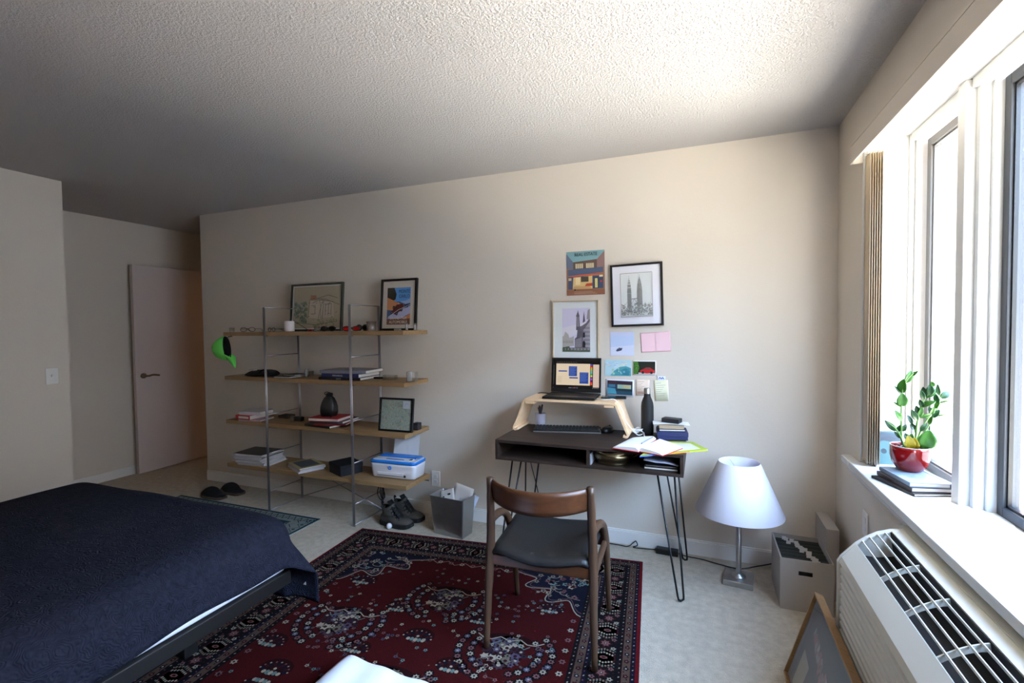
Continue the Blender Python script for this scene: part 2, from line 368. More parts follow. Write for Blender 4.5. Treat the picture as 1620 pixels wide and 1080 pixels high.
# door standing open against the far wall
o = MB().box((-5.135, 2.955, .012), (-5.095, 3.775, 2.045)).obj('door_1', 'door', bevel=.002); struct(o)
b = MB(); b.tube([(-5.095, 3.02, .965), (-5.083, 3.02, .965)], .026, 16); b.tube(curve([(-5.083, 3.02, .965), (-5.045, 3.02, .965), (-5.036, 3.04, .965), (-5.036, 3.08, .972), (-5.036, 3.135, .962)], 5), .009, 8)
b.obj('door_handle', 'brass', o, smooth=True)
b = MB(); b.tube([(-5.135, 3.02, .965), (-5.165, 3.02, .965)], .012, 10); b.obj('door_handle', 'brass', o, smooth=True)
b = MB(); b.box((FX, 3.745, 0), (FX+.02, DY, 2.06)); b.box((BL-.135, DY-.01, 0), (BL-.12, DY+.11, 2.06)); b.box((FX, DY-.01, 2.045), (BL-.12, DY+.11, 2.06)); struct(b.obj('trim_4', 'trim'))

# ------------------------------------------------------------------ outside
t = thing('brick_building', 'pale brick building seen washed out through the window', 'building', (1.6, 9, -6))
FLAT().box((0, -3.2, 0), (9, 0, 16)).obj('facade', 'brick', t)
for z in (2, 5, 8, 11):
    for x in (1.5, 4.5): MB().box((x, -3.26, z), (x+1.4, -3.2, z+1.6)).obj('window', 'darkalu', t)
t = thing('office_building', 'pale building across the street, washed out beyond the right window pane', 'building', (13, 0, -5))
FLAT().box((0, -22, 0), (6, 22, 12)).obj('facade', mat('pale_concrete', (.58, .58, .58), .9), t)
for z in range(1, 11, 3):
    for y in range(-20, 20, 4): MB().box((-.05, y, z), (0, y+1.5, z+1.7)).obj('window', 'darkalu', t)
# ------------------------------------------------------------------ flat art helper
class Art:
    """flat printed sheet: polygons in sheet units (x right, z up, 0..1), later ones lie on top"""
    def __init__(s, w_, h_): s.w, s.h = w_, h_; s.m = FLAT(); s.k = 0
    def P(s, col, pts, step=1):
        s.k += step; y = -.0004-.00003*s.k
        s.m.add([((p[0]-.5)*s.w, y, p[1]*s.h) for p in pts], [tuple(range(len(pts)))], tuple(min(.995, c) for c in col)); return s
    def R(s, col, x0, y0, x1, y1): return s.P(col, [(x0, y0), (x1, y0), (x1, y1), (x0, y1)])
    def D(s, col, cx, cy, r, ry=None, n=10):
        ry = ry or r*s.w/s.h; return s.P(col, [(cx+r*cos(2*pi*k/n), cy+ry*sin(2*pi*k/n)) for k in range(n)])
    def L(s, col, pts, t):
        for a, b_ in zip(pts[:-1], pts[1:]):
            dx, dy = (b_[0]-a[0])*s.w, (b_[1]-a[1])*s.h; l = hypot(dx, dy) or 1; nx, ny = -dy/l*t/s.w*s.w, dx/l*t
            nx, ny = -dy/l*t, dx/l*t/s.h*s.w
            s.P(col, [(a[0]-nx, a[1]-ny), (b_[0]-nx, b_[1]-ny), (b_[0]+nx, b_[1]+ny), (a[0]+nx, a[1]+ny)], 0)
        s.k += 1; return s
def ccw(pts): return pts

def framed(name, label, cat, w_, h_, fw, dep, fm, mount, art, loc, rz=0, lean=0, group=None, roll=0, mat_col=(.93, .93, .93), back=True):
    """picture standing on its lower edge, face to -y; lean tips the top back (+y)"""
    t = thing(name, label, cat, loc, rz, group); t.rotation_euler = (-lean, roll, rz)
    b = MB(); b.box((-w_/2, 0, 0), (-w_/2+fw, dep, h_)); b.box((w_/2-fw, 0, 0), (w_/2, dep, h_)); b.box((-w_/2+fw, 0, 0), (w_/2-fw, dep, fw)); b.box((-w_/2+fw, 0, h_-fw), (w_/2-fw, dep, h_))
    b.obj('frame', fm, t, bevel=.0015)
    b = MB(); b.box((-w_/2+fw*.7, dep*.45, fw*.7), (w_/2-fw*.7, dep*.9, h_-fw*.7)); b.obj('mount', cmat(mat_col, .85), t)
    iw, ih = w_-2*fw, h_-2*fw; aw, ah = iw*mount[0], ih*mount[1]
    a = Art(aw, ah); art(a); o = a.m.obj('print', 'ink', t); o.location = (mount[2]*iw if len(mount) > 2 else 0, dep*.45-.0003, fw+(ih-ah)/2 + (mount[3]*ih if len(mount) > 3 else 0))
    b = MB(); b.box((-w_/2+fw*.8, dep*.22, fw*.8), (w_/2-fw*.8, dep*.26, h_-fw*.8)); b.obj('glass_pane', 'picglass', t)
    return t

# ------------------------------------------------------------------ shelf unit
SX0, SX1, SYF, SYB = -3.105, -2.295, 2.703, 3.03
TOPS = (1.388, 1.036, .684, .332); ST = .029
t = thing('shelving_unit', 'open shelving unit of four oak boards on grey steel ladder frames', 'shelving unit', ((SX0+SX1)/2, 2.87, 0))
def L_(p): return (p[0]-(SX0+SX1)/2, p[1]-2.87, p[2])
for z in TOPS:
    b = MB(); b.box(L_((-3.565, 2.714, z-ST)), L_((-1.86, 3.02, z))); b.obj('shelf', 'oak', t, bevel=.0015)
for x in (SX0, SX1):
    r = .0050
    for y in (SYF, SYB):
        for dx in (-.0056, .0056):
            b = MB(); b.tube([L_((x+dx, y, 0)), L_((x+dx, y, 1.575))], r, 8); b.obj('post', 'tube', t, smooth=True)
        for z in TOPS: MB().tube([L_((x, y-.004, z-ST-.0045)), L_((x, y+(.03 if y == SYF else -.03), z-ST-.0045))], .004, 6).obj('shelf_pin', 'tube', t, smooth=True)
    for z in (1.573, 1.205, .75, .45, .155, .008):
        b = MB(); b.tube([L_((x, SYF, z)), L_((x, SYB, z))], .0042, 8); b.obj('rung', 'tube', t, smooth=True)
for z0, z1 in ((.29, .01), (.01, .29)):
    b = MB(); b.tube([L_((SX0, SYB+(.006 if z0 < .1 else -.006), z0)), L_((SX1, SYB+(.006 if z0 < .1 else -.006), z1))], .0042, 8); b.obj('cross_brace', 'tube', t, smooth=True)

Z1, Z2, Z3, Z4 = TOPS
def sp(px, z, y): # world x at pixel column on a plane y
    return at(px, z, 1, y).x
def book(name, label, x, y, z, w_, d, h, rz, cover, group=None, cat='book', pages='pages', spine='y', text=None, tcol='white', tx=0, hard=.0025, title_band=None):
    """lying book: spine towards local -y, length w_ along x"""
    t = thing(name, label, cat, (x, y, z), rz, group); k = hard
    cm = cmat(cover, .5) if isinstance(cover, tuple) else M[cover]
    b = MB()
    b.box((-w_/2, -d/2, 0), (w_/2, d/2, k)); b.box((-w_/2, -d/2, h-k), (w_/2, d/2, h))
    if spine == 'y': b.box((-w_/2, -d/2, k), (w_/2, -d/2+k, h-k))
    elif spine == '-x': b.box((-w_/2, -d/2, k), (-w_/2+k, d/2, h-k))
    elif spine == 'back': b.box((-w_/2, d/2-k, k), (w_/2, d/2, h-k))
    b.obj('cover', cm, t, bevel=min(.001, k*.3))
    b = MB(); m_ = .004 if w_ > .1 else .002
    y0 = -d/2+(k if spine == 'y' else m_); x0 = -w_/2+(k if spine == '-x' else m_)
    b.box((x0, y0, k), (w_/2-m_, d/2-(k if spine == 'back' else m_), h-k)); b.obj('pages', pages, t)
    if title_band:
        b = MB(); b.box((-w_/2+w_*title_band[0], -d/2-.0006, h*.25), (-w_/2+w_*title_band[1], -d/2+.0002, h*.75)); b.obj('title_band', cmat(title_band[2], .6), t)
    if text: lettering(text, h*.62, cmat(tcol, .6) if isinstance(tcol, tuple) else tcol, t, (tx, -d/2-.0006, h*.26))
    return t

# ---- top shelf
def tumbler(name, label, x, y, z, r, h, m='tumbler', group=None, cat='glass'):
    b = MB(); b.lathe([(0, 0), (r*.82, 0), (r*.86, .003), (r, h), (r-.0018, h), (r*.84-.0015, .008), (0, .008)], n=20)
    o = b.obj(name, m, None, smooth=True); o.location = (x, y, z); return tag(o, label, cat, group)
X = lambda px, y, py=520: at(px, py, 1, y).x
tumbler('tumbler', 'clear little tumbler at the left end of the top oak shelf', X(367, 2.80), 2.80, Z1, .022, .036)
tumbler('tumbler', 'tall clear tumbler on the top shelf left of the racing poster', X(589, 2.85), 2.84, Z1, .036, .068)
tumbler('tumbler', 'small clear tumbler beside the white candle on the top shelf', X(503, 2.86), 2.85, Z1, .022, .036)
t = thing('pillar_candle', 'thick white pillar candle on the top shelf before the sketch frame', 'candle', (X(458, 2.85), 2.85, Z1))
b = MB(); b.lathe([(0, 0), (.036, 0), (.037, .004), (.037, .078), (.034, .082), (.012, .08), (0, .079)], n=24); b.obj('wax', cmat((.90, .87, .86), .5), t, smooth=True)
b = MB(); b.tube([(0, 0, .078), (.002, 0, .09)], .0012, 6); b.obj('wick', 'black', t)
b = MB(); p0 = (X(459, 2.78), 2.785, Z1+.083); p1 = (X(489, 2.76), 2.765, Z1+.004)
t = thing('paintbrush', 'slim dark brush leaning down from the white candle on the top shelf', 'brush', p1)
b.tube([(0, 0, 0), (p0[0]-p1[0], p0[1]-p1[1]+.03, .079)], [.0022, .0018], 6); b.obj('handle', 'black', t)
b = MB(); b.tube([(0, 0, 0), (.014, -.002, -.001)], [.0028, .0012], 6); b.obj('bristles', 'matblack', t)
def eyeglasses(label, x, y, z, rz, m, lens, w_=.13, h=.036, group=None, thick=.0022, folded=True):
    t = thing('eyeglasses', label, 'glasses', (x, y, z), rz, group)
    for sg in (-1, 1):
        ring = [(sg*.034+w_*.2*cos(2*pi*k/16), 0, h/2+.001+h/2*sin(2*pi*k/16)*(.92)) for k in range(17)]
        b = MB(); b.tube(ring, thick, 6, cap=False); b.obj('rim', m, t, smooth=True)
        b = MB(); b.add([(p[0], 0, p[2]) for p in ring[:-1]], [tuple(range(16))]); b.obj('lens', lens, t)
        b = MB(); ex = sg*(.034+w_*.2)
        if folded: b.tube(curve([(ex, 0, h*.7), (ex, .006, h*.7), (ex-sg*.05, .014+.003*sg, h*.6), (ex-sg*.11, .012+.003*sg, h*.15)], 4), thick*.9, 6)
        else: b.tube(curve([(ex, 0, h*.7), (ex, .05, h*.7), (ex-sg*.004, .10, h*.6), (ex-sg*.01, .13, .003)], 4), thick*.9, 6)
        b.obj('temple', m, t, smooth=True)
    b = MB(); b.tube(curve([(-.010, 0, h*.6), (0, -.002, h*.75), (.010, 0, h*.6)], 4), thick, 6); b.obj('bridge', m, t, smooth=True)
    return t
cl = 'picglass'; dk = cmat((.06, .05, .05), .15)
eyeglasses('thin dark-rimmed eyeglasses next to the small tumbler on the top shelf', X(392, 2.79), 2.79, Z1, .35, cmat((.25, .14, .10), .3), cl, folded=False)
eyeglasses('dark rectangular eyeglasses just right of the left front post on the top shelf', X(428, 2.78), 2.79, Z1, -.3, 'black', cl, .12, .032, folded=False)
eyeglasses('large black sunglasses below the sketch frame on the top shelf', X(519, 2.76), 2.76, Z1, .1, 'black', dk, .14, .036, thick=.004)
eyeglasses('black sunglasses with red lenses beside the right front post', X(556, 2.79), 2.79, Z1, .5, 'black', cmat((.65, .06, .06), .15), .14, .034, thick=.004)
eyeglasses('folded dark sunglasses just left of the tall tumbler', X(573, 2.88), 2.88, Z1, -.2, 'black', dk, .14, .045, thick=.0045)
def small(name, label, cat, a, b_, m, rz=0, bevel=.002, group=None):
    b = MB(); cx, cy = (a[0]+b_[0])/2, (a[1]+b_[1])/2
    b.box((a[0]-cx, a[1]-cy, 0), (b_[0]-cx, b_[1]-cy, b_[2]-a[2])); o = b.obj(name, m, None, bevel=bevel); o.location = (cx, cy, a[2]); o.rotation_euler.z = rz
    return tag(o, label, cat, group)
x = X(489, 2.84); 
t = thing('pocket_knife', 'small red and black pocket knife on the top shelf by the brush', 'knife', (x, 2.84, Z1), .1)
b = MB(); b.box((-.012, -.008, 0), (.03, .008, .016)); b.obj('handle', 'red', t, bevel=.004)
b = MB(); b.box((-.04, -.005, .003), (-.012, .005, .012)); b.obj('clasp', 'black', t, bevel=.002)
for k, (px, lab) in enumerate(((617, 'flat dark glasses case before the racing poster, the left one'), (629, 'short steel lighter lying before the racing poster, right of the flat case'))):
    x = X(px, 2.80)
    t = thing(('glasses_case', 'lighter')[k], lab, ('case', 'lighter')[k], (x, 2.80, Z1), .05)
    b = MB(); l = (.042, .022)[k]; b.box((-l, -.014, 0), (l, .014, .014)); b.obj('body', ('matblack', 'chrome')[k], t, bevel=.003)
    b = MB(); b.box((-l+.002, -.0145, .009), (l-.002, .0145, .0095)); b.obj('seam', 'black', t)
def shot(label, px, y, h, r=.011, white=True):
    t = thing('tea_light_glass', label, 'candle holder', (X(px, y), y, Z1))
    b = MB(); b.lathe([(0, 0), (r, 0), (r, h), (r-.0015, h), (r-.0015, .004), (0, .004)], n=16); b.obj('glass', 'tumbler', t, smooth=True)
    b = MB(); b.lathe([(0, .004), (r-.002, .004), (r-.002, h*.8), (0, h*.8)], n=16); b.obj('wax', 'paper', t, smooth=True)
shot('narrow white candle glass at the lower right corner of the racing poster', 643.5, 2.79, .055)
shot('narrow half-filled candle glass right of the white one on the top shelf', 656.5, 2.80, .05, .010)

# framed sketch
def art_sketch(a):
    a.R((.70, .66, .56), 0, 0, 1, 1)
    rnd = random.Random(3)
    for k in range(60):
        x, y = rnd.uniform(.04, .3), rnd.uniform(.12, .62); a.D(rnd.choice([(.45, .52, .42), (.50, .55, .50), (.38, .46, .38)]), x, y, rnd.uniform(.012, .035), n=6)
    for k in range(40): x, y = rnd.uniform(.45, .95), rnd.uniform(.05, .3); a.D(rnd.choice([(.58, .60, .42), (.62, .58, .45)]), x, y, rnd.uniform(.01, .03), n=6)
    a.R((.72, .50, .36), .38, .66, .5, .78); a.P((.78, .74, .66), [(.34, .25), (.62, .22), (.66, .66), (.36, .68)]); a.P((.76, .72, .66), [(.64, .24), (.88, .26), (.86, .62), (.66, .64)])
    for c in [[(.34, .25), (.36, .68), (.66, .66), (.86, .62)], [(.42, .72), (.7, .68), (.98, .55)], [(.64, .22), (.66, .66)], [(.55, .2), (.6, .5), (.57, .66)], [(.6, .22), (.6, .5), (.64, .64)], [(.5, .7), (.75, .78), (.95, .7)], [(.14, .1), (.2, .5)], [(.7, .3), (.7, .56), (.82, .58), (.82, .3)], [(.76, .3), (.76, .57)], [(.4, .34), (.48, .34), (.48, .54), (.4, .54)], [(.05, .15), (.5, .08), (.95, .16)]]:
        a.L((.46, .45, .40), c, .005)
    for k in range(30): x, y = rnd.uniform(.3, .95), rnd.uniform(.1, .8); a.L((.42, .41, .38), [(x, y), (x+rnd.uniform(-.06, .06), y+rnd.uniform(-.04, .04))], .004)
framed('framed_sketch', 'large framed pale watercolour sketch of old buildings leaning on the wall', 'framed picture', .53, .385, .017, .02, cmat((.24, .25, .20), .5), (.97, .96), art_sketch, (-2.86, 2.958, Z1), 0, .09)
def art_race(a):
    a.R((.25, .35, .52), 0, 0, 1, 1); a.R((.35, .60, .85), .3, .62, 1, 1)
    a.P((.26, .24, .20), [(0, .62), (.36, .68), (.40, .82), (.30, 1), (0, 1)]); a.P((.78, .52, .34), [(0, .40), (0, .74), (.45, .60), (.75, .52), (.3, .38)])
    a.P((.62, .70, .85), [(.55, .62), (.78, .55), (1, .58), (1, .70), (.8, .64)]); a.P((.70, .72, .86), [(0, .15), (.35, .35), (1, .50), (1, .30), (.4, .1)]); a.P((.80, .52, .32), [(.45, .05), (1, .30), (1, .05)])
    a.P((.38, .12, .12), [(.18, .32), (.36, .27), (.62, .38), (.72, .50), (.66, .56), (.42, .54), (.30, .44)])
    for x, y in ((.22, .33), (.42, .30), (.62, .40), (.30, .46)): a.D((.10, .10, .12), x, y, .055, .05); a.D((.5, .5, .5), x, y, .02, .018)
    a.D((.85, .7, .6), .5, .57, .03); a.P((.12, .14, .3), [(.72, .44), (.9, .46), (.95, .54), (.78, .53)]); a.L((.9, .9, .95), [(.05, .2), (.5, .4), (.98, .53)], .008)
    a.R((.45, .28, .20), 0, 0, 1, .16)
t = framed('framed_poster', 'black framed vintage racing poster reading MONTE CARLO on the top shelf', 'framed picture', .315, .385, .016, .022, 'black', (.72, .78, 0, -.03), art_race, (-2.085, 2.965, Z1), .0, .09, mat_col=(.80, .77, .72))
y0 = .0079
lettering('MONTE\nCARLO', .036, cmat((.03, .04, .10), .6), t, (.048, .0075, .278), extr=.0001, sx=.78)
lettering('GRAND PRIX\nAUTOMOBILE', .030, cmat((.90, .86, .80), .6), t, (0, .0075, .083), extr=.0001, sx=.85)
# ------------------------------------------------------------------ second shelf
def blob(name, label, cat, loc, sx, sy, h, m, rz=0, seed=0, lump=.25, group=None):
    """crumpled soft thing"""
    rnd = random.Random(seed); ph = [rnd.uniform(0, 6.28) for _ in range(8)]
    def fn(u, v):
        a = 2*pi*u; e = v*pi/2
        k = 1+lump*(.5*sin(3*a+ph[0]+4*e)+.4*sin(5*a+ph[1]-3*e)+.3*sin(7*e+ph[2]+2*a))
        return (cos(a)*cos(e)*sx*k, sin(a)*cos(e)*sy*k, max(0.0, h*sin(e)*(1+lump*.8*sin(2*a+ph[3]))))
    b = MB(); b.grid(fn, 28, 9); o = b.obj(name, m, None, smooth=True); o.location = loc; o.rotation_euler.z = rz
    return tag(o, label, cat, group)
y = 2.80
t = thing('black_tote', 'flat black folded bag at the left of the second shelf', 'bag', (X(412, y, 590), y, Z2), .02)
b = MB(); b.loft([[(x, sy*wd, z*1.5) for sy, z in ((-1, 0), (1, 0), (1, hh*.7), (.5, hh), (-.4, hh*.9), (-1, hh*.5))] for x, wd, hh in ((-.155, .01, .004), (-.12, .05, .02), (-.06, .08, .038), (.0, .085, .03), (.06, .08, .04), (.13, .07, .034), (.165, .05, .02))])
b.obj('body', 'soot', t, smooth=True, sub=1)
b = MB(); b.tube(curve([(.06, -.06, .03), (.09, -.07, .052), (.125, -.05, .055), (.13, -.02, .03)], 5), .006, 6); b.obj('strap', 'soot', t, smooth=True)
b = MB(); b.box((-.055, -.06, .046), (-.01, -.02, .058), .2); b.obj('label_patch', cmat((.72, .66, .62), .8), t, bevel=.002)
book('book', 'thin pale-paged black booklet beside the black bag on the second shelf', X(457, 2.79, 592), 2.80, Z2, .155, .17, .012, .04, (.10, .10, .11), spine='-x')
book('book', 'thin dark notebook lying on the pale-paged booklet on the second shelf', X(459, 2.79, 592), 2.84, Z2+.012, .14, .12, .009, -.1, (.12, .12, .13), spine='-x')
def box_glass(label, px, y, w_, d, h, name='glass_block', fill=None, cat='candle holder', z=None, m='tumbler', fillc='paper'):
    z = Z2 if z is None else z
    t = thing(name, label, cat, (X(px, y, 590), y, z), .1)
    b = MB(); 
    for a, c in (((-w_/2, -d/2), (w_/2, -d/2+.002)), ((-w_/2, d/2-.002), (w_/2, d/2)), ((-w_/2, -d/2+.002), (-w_/2+.002, d/2-.002)), ((w_/2-.002, -d/2+.002), (w_/2, d/2-.002))): b.box((*a, 0), (*c, h))
    b.obj('glass_wall', m, t); b = MB(); b.box((-w_/2+.002, -d/2+.002, 0), (w_/2-.002, d/2-.002, .004)); b.obj('base', m, t)
    if fill: b = MB(); b.box((-w_/2+.004, -d/2+.004, .004), (-w_/2+.004+(w_-.008)*fill[0], d/2-.004, h*fill[1])); b.obj('wax', fillc, t)
    return t
box_glass('narrow square glass holding a white candle on the second shelf', 485.5, 2.84, .024, .024, .062, 'candle_glass', (.8, .95))
box_glass('square clear glass block with white edge near the right end of the second shelf', 652, 2.80, .062, .05, .07, 'candle_glass', (.28, .95))
box_glass('long low clear glass dish left of the square glass on the second shelf', 617, 2.86, .095, .05, .034, 'glass_dish', None, 'dish')
tumbler('tumbler', 'thin clear tumbler beside the narrow white candle on the second shelf', X(495, 2.9, 590), 2.88, Z2, .022, .042)
small('jewellery_box', 'tiny dark box between the big books and the glass dish', 'box', (X(595, 2.9, 598), 2.87, Z2), (X(606, 2.9, 598), 2.90, Z2+.014), 'matblack')
x = X(546, 2.80, 600)
book('book', 'black coffee-table book at the bottom of the second shelf stack', x, 2.85, Z2, .36, .24, .020, .05, (.09, .09, .11), text='GANTZ', tcol=(.8, .8, .8), tx=-.005, group='books stacked on the second shelf')
book('book', 'thick navy coffee-table book with white title in the middle of the second shelf stack', x+.012, 2.85, Z2+.0205, .335, .24, .026, .0, (.11, .15, .34), text='BERNARDUS', tcol=(.85, .86, .9), tx=-.02, group='books stacked on the second shelf')
book('book', 'wide pale grey coffee-table book on top of the second shelf stack', x+.012, 2.862, Z2+.047, .385, .235, .022, .10, (.52, .53, .58), group='books stacked on the second shelf')

# ------------------------------------------------------------------ third shelf
x = X(398, 2.79, 660)
book('book', 'thin white and red booklet at the bottom of the left pile on the third shelf', x+.045, 2.80, Z3, .20, .16, .012, .16, (.72, .62, .62), group='left pile of books on the third shelf')
book('book', 'red paperback with a white spine panel in the left pile on the third shelf', x, 2.80, Z3+.0125, .16, .18, .034, -.02, (.72, .16, .12), group='left pile of books on the third shelf', title_band=(.22, .92, (.85, .80, .78)))
book('book', 'white hardback on top of the left pile on the third shelf', x+.035, 2.81, Z3+.047, .20, .15, .024, .12, (.80, .78, .80), group='left pile of books on the third shelf')
small('dark_wallet', 'flat brown wallet behind the left pile on the third shelf', 'wallet', (X(440, 2.9, 660), 2.90, Z3), (X(455, 2.9, 660), 2.98, Z3+.024), cmat((.25, .2, .16), .7))
box_glass('clear square candle glass in the middle of the third shelf', 461, 2.80, .024, .024, .05, 'candle_glass', z=Z3)
t = thing('camera_case', 'small black box beside the clear candle glass on the third shelf', 'case', (X(473, 2.86, 662), 2.86, Z3), .1)
b = MB(); b.box((-.034, -.02, 0), (.034, .02, .034)); b.obj('body', 'matblack', t, bevel=.004)
b = MB(); b.box((-.034, -.0206, .022), (.034, .0206, .024)); b.obj('zip', 'black', t)
x = X(516, 2.80, 665)
book('magazine', 'black glossy magazine at the bottom under the red book on the third shelf', x, 2.815, Z3, .27, .20, .018, -.12, (.07, .05, .06), group='pile under the pouch on the third shelf', cat='magazine')
book('magazine', 'slim magazine with a red edge under the red book on the third shelf', x+.07, 2.83, Z3+.0185, .25, .21, .010, .25, (.50, .14, .16), group='pile under the pouch on the third shelf', cat='magazine')
book('magazine', 'grey magazine directly beneath the red book on the third shelf', x+.04, 2.85, Z3+.029, .28, .21, .016, .1, (.34, .35, .37), group='pile under the pouch on the third shelf', cat='magazine')
book('book', 'red hardback carrying the black pouch on the third shelf', x+.03, 2.82, Z3+.0455, .255, .20, .022, .12, (.70, .10, .13), group='pile under the pouch on the third shelf', spine='back')
t = thing('drawstring_pouch', 'black drawstring pouch standing on the red book', 'pouch', (x+.005, 2.82, Z3+.068), .3)
def pouch(u, v):
    a = 2*pi*u; prof = [(0, 0), (.058, .0), (.068, .03), (.066, .07), (.056, .105), (.04, .135), (.024, .15), (.028, .162), (.022, .172)]
    k = v*(len(prof)-1); i = min(int(k), len(prof)-2); f = k-i; r = prof[i][0]*(1-f)+prof[i+1][0]*f; z = prof[i][1]*(1-f)+prof[i+1][1]*f
    r *= 1+.05*sin(5*a)+.05*sin(9*a+2)*v
    return (r*cos(a)+.012*v, r*sin(a)*.72, z)
b = MB(); b.grid(pouch, 36, 24); b.obj('bag', 'leather', t, smooth=True)
b = MB(); b.tube(curve([(.01, -.02, .15), (-.012, -.03, .172), (0, -.02, .182), (.03, -.01, .17), (.03, -.02, .15)], 5), .003, 6); b.obj('cord', 'matblack', t, smooth=True)
b = MB(); b.tube(curve([(.045, -.035, .03), (.05, -.05, .012), (.048, -.065, .002), (.05, -.082, -.006)], 5), .004, 6); b.obj('cord_end', 'matblack', t, smooth=True)
def art_map(a):
    a.R((.66, .72, .66), 0, 0, 1, 1); rnd = random.Random(5)
    for k in range(260): x, y = rnd.random()*.96+.02, rnd.random()*.96+.02; a.D(rnd.choice([(.72, .77, .70), (.60, .69, .66), (.74, .74, .70), (.66, .62, .58)]), x, y, rnd.uniform(.008, .03), n=5)
    for k in range(45):
        x, y = rnd.random(), rnd.random(); p = [(x, y)]
        for j in range(4): x += rnd.uniform(-.09, .09); y += rnd.uniform(-.09, .09); p.append((min(1, max(0, x)), min(1, max(0, y))))
        a.L(rnd.choice([(.45, .55, .58), (.58, .50, .48), (.5, .56, .5)]), p, .003)
    a.R((.78, .80, .82), .74, .72, .97, .97); a.L((.4, .4, .5), [(.78, .78), (.84, .9), (.93, .86)], .004)
framed('framed_map', 'small black framed pale green map at the right of the third shelf', 'framed picture', .275, .235, .014, .02, 'black', (1, 1), art_map, (-1.988, 2.775, Z3), .02, .12)
small('book_end', 'dark wooden block behind the framed map on the third shelf', 'block', (X(655, 2.88, 665), 2.86, Z3), (X(663, 2.88, 665), 2.91, Z3+.05), cmat((.15, .13, .15), .6))

# ------------------------------------------------------------------ fourth shelf
rnd = random.Random(11)
def magazine(label, x, y, z, w_, d, h, rz, col, group, page=(.80, .79, .80)):
    t = thing('magazine', label, 'magazine', (x, y, z), rz, group)
    b = MB(); b.box((-w_/2, -d/2, 0), (w_/2, d/2, h*.8)); b.obj('pages', cmat(page, .8), t)
    b = MB(); b.box((-w_/2, -d/2, h*.8), (w_/2, d/2, h)); b.obj('cover', cmat(col, .35), t)
    return t
z = Z4; cols = [(.75, .75, .78), (.35, .33, .32), (.6, .6, .65), (.8, .8, .8), (.25, .25, .3), (.55, .5, .45), (.7, .72, .75)]
x = X(409, 2.82, 720)
for k in range(12):
    h = rnd.choice((.006, .007, .008)); last = k == 11
    magazine('magazine in the tall pile of magazines at the left of the bottom shelf' if not last else 'topmost magazine of the tall pile, with a dark photo cover and tan corner', x+rnd.uniform(-.012, .012)-(.012 if k > 3 else -.02), 2.83+rnd.uniform(-.008, .008), z, .285, .22, h, .06+rnd.uniform(-.06, .08), cols[k % 7] if not last else (.20, .19, .17), 'tall magazine pile on the bottom shelf')
    z += h
z = Z4; x = X(482, 2.80, 735)
for k in range(6):
    h = .006; last = k == 5
    t = magazine('magazine in the low pile of magazines in the middle of the bottom shelf' if not last else 'topmost magazine of the low middle pile, with a blue photo framed in yellow', x+rnd.uniform(-.01, .01), 2.82+rnd.uniform(-.008, .008), z, .25, .19, h, -.42+rnd.uniform(-.05, .05), cols[(k*3) % 7] if not last else (.72, .66, .42), 'low magazine pile on the bottom shelf')
    z += h
b = MB(); b.box((-.10, -.07, .0058), (.09, .07, .0064)); b.obj('cover_picture', cmat((.20, .26, .32), .35), t)
t = thing('storage_box', 'matt black lidded box on the bottom shelf between magazines and printer', 'box', (X(545, 2.83, 740), 2.845, Z4), -.42)
b = MB(); b.box((-.095, -.085, 0), (.095, .085, .055)); b.obj('body', cmat((.07, .07, .11), .7), t, bevel=.002)
b = MB(); b.box((-.098, -.088, .05), (.098, .088, .078)); b.obj('lid', cmat((.06, .06, .09), .7), t, bevel=.002)
# printer
t = thing('printer', 'compact white printer with a bright blue top on the bottom shelf', 'printer', (-2.055, 2.905, Z4), .045)
def rr(w_, d, r, z, cy=0, n=5):
    pts = []
    for cx, sy, a0 in ((w_/2-r, -d/2+r, -pi/2), (w_/2-r, d/2-r, 0), (-w_/2+r, d/2-r, pi/2), (-w_/2+r, -d/2+r, pi)):
        for k in range(n+1): a = a0+k*pi/2/n; pts.append((cx+r*cos(a), sy+r*sin(a)+cy, z))
    return pts
b = MB(); b.loft([rr(.345, .155, .03, .004), rr(.355, .162, .032, .012), rr(.375, .17, .034, .088), rr(.378, .172, .034, .108)]); b.obj('body', 'white', t, smooth=True)
b = MB(); b.loft([rr(.380, .174, .035, .106), rr(.382, .176, .035, .118), rr(.376, .170, .034, .125)]); b.obj('scanner_trim', 'blue', t, smooth=True)
b = MB(); b.box((-.165, -.072, .124), (.14, -.005, .134)); b.obj('top_panel', 'white', t, bevel=.004)
b = MB(); b.box((-.06, -.065, .134), (.085, -.05, .1355)); b.obj('scan_slot', cmat((.1, .35, .7), .4), t)
b = MB(); b.box((.145, -.07, .1245), (.182, .06, .132)); b.obj('side_panel', cmat((.80, .80, .82), .4), t, bevel=.003)
b = MB(); b.box((.118, -.05, .134), (.142, -.02, .1352)); b.obj('display', 'black', t)
b = MB(); b.box((-.16, .01, .120), (.165, .078, .138)); b.obj('rear_flap', 'blue', t, bevel=.006)
b = MB(); b.box((-.12, -.0868, .020), (.10, -.080, .042)); b.obj('paper_slot', cmat((.52, .52, .55), .5), t, bevel=.002)
b = MB(); b.box((-.118, -.0895, .026), (.098, -.083, .045)); b.obj('output_flap', 'white', t, bevel=.002)
b = MB(); b.box((.098, -.0872, .018), (.112, -.083, .032)); b.obj('power_button', 'matblack', t)
b = MB(); b.tube([(-.015, -.0905, .078), (-.015, -.082, .078)], .0135, 20); lg = b.obj('badge', 'blue', t)
lettering('hp', .021, 'paper', lg, (-.015, -.0908, .073), shear=.35)
b = MB(); b.box((-.10, .060, .12), (.11, .0615, .29)); o = b.obj('paper_sheet', 'paper', None); o.location = (-2.045, 2.905, Z4+.012); o.rotation_euler = (-.18, 0, .045)
tag(o, 'white paper sheet standing in the rear feed of the printer', 'paper')
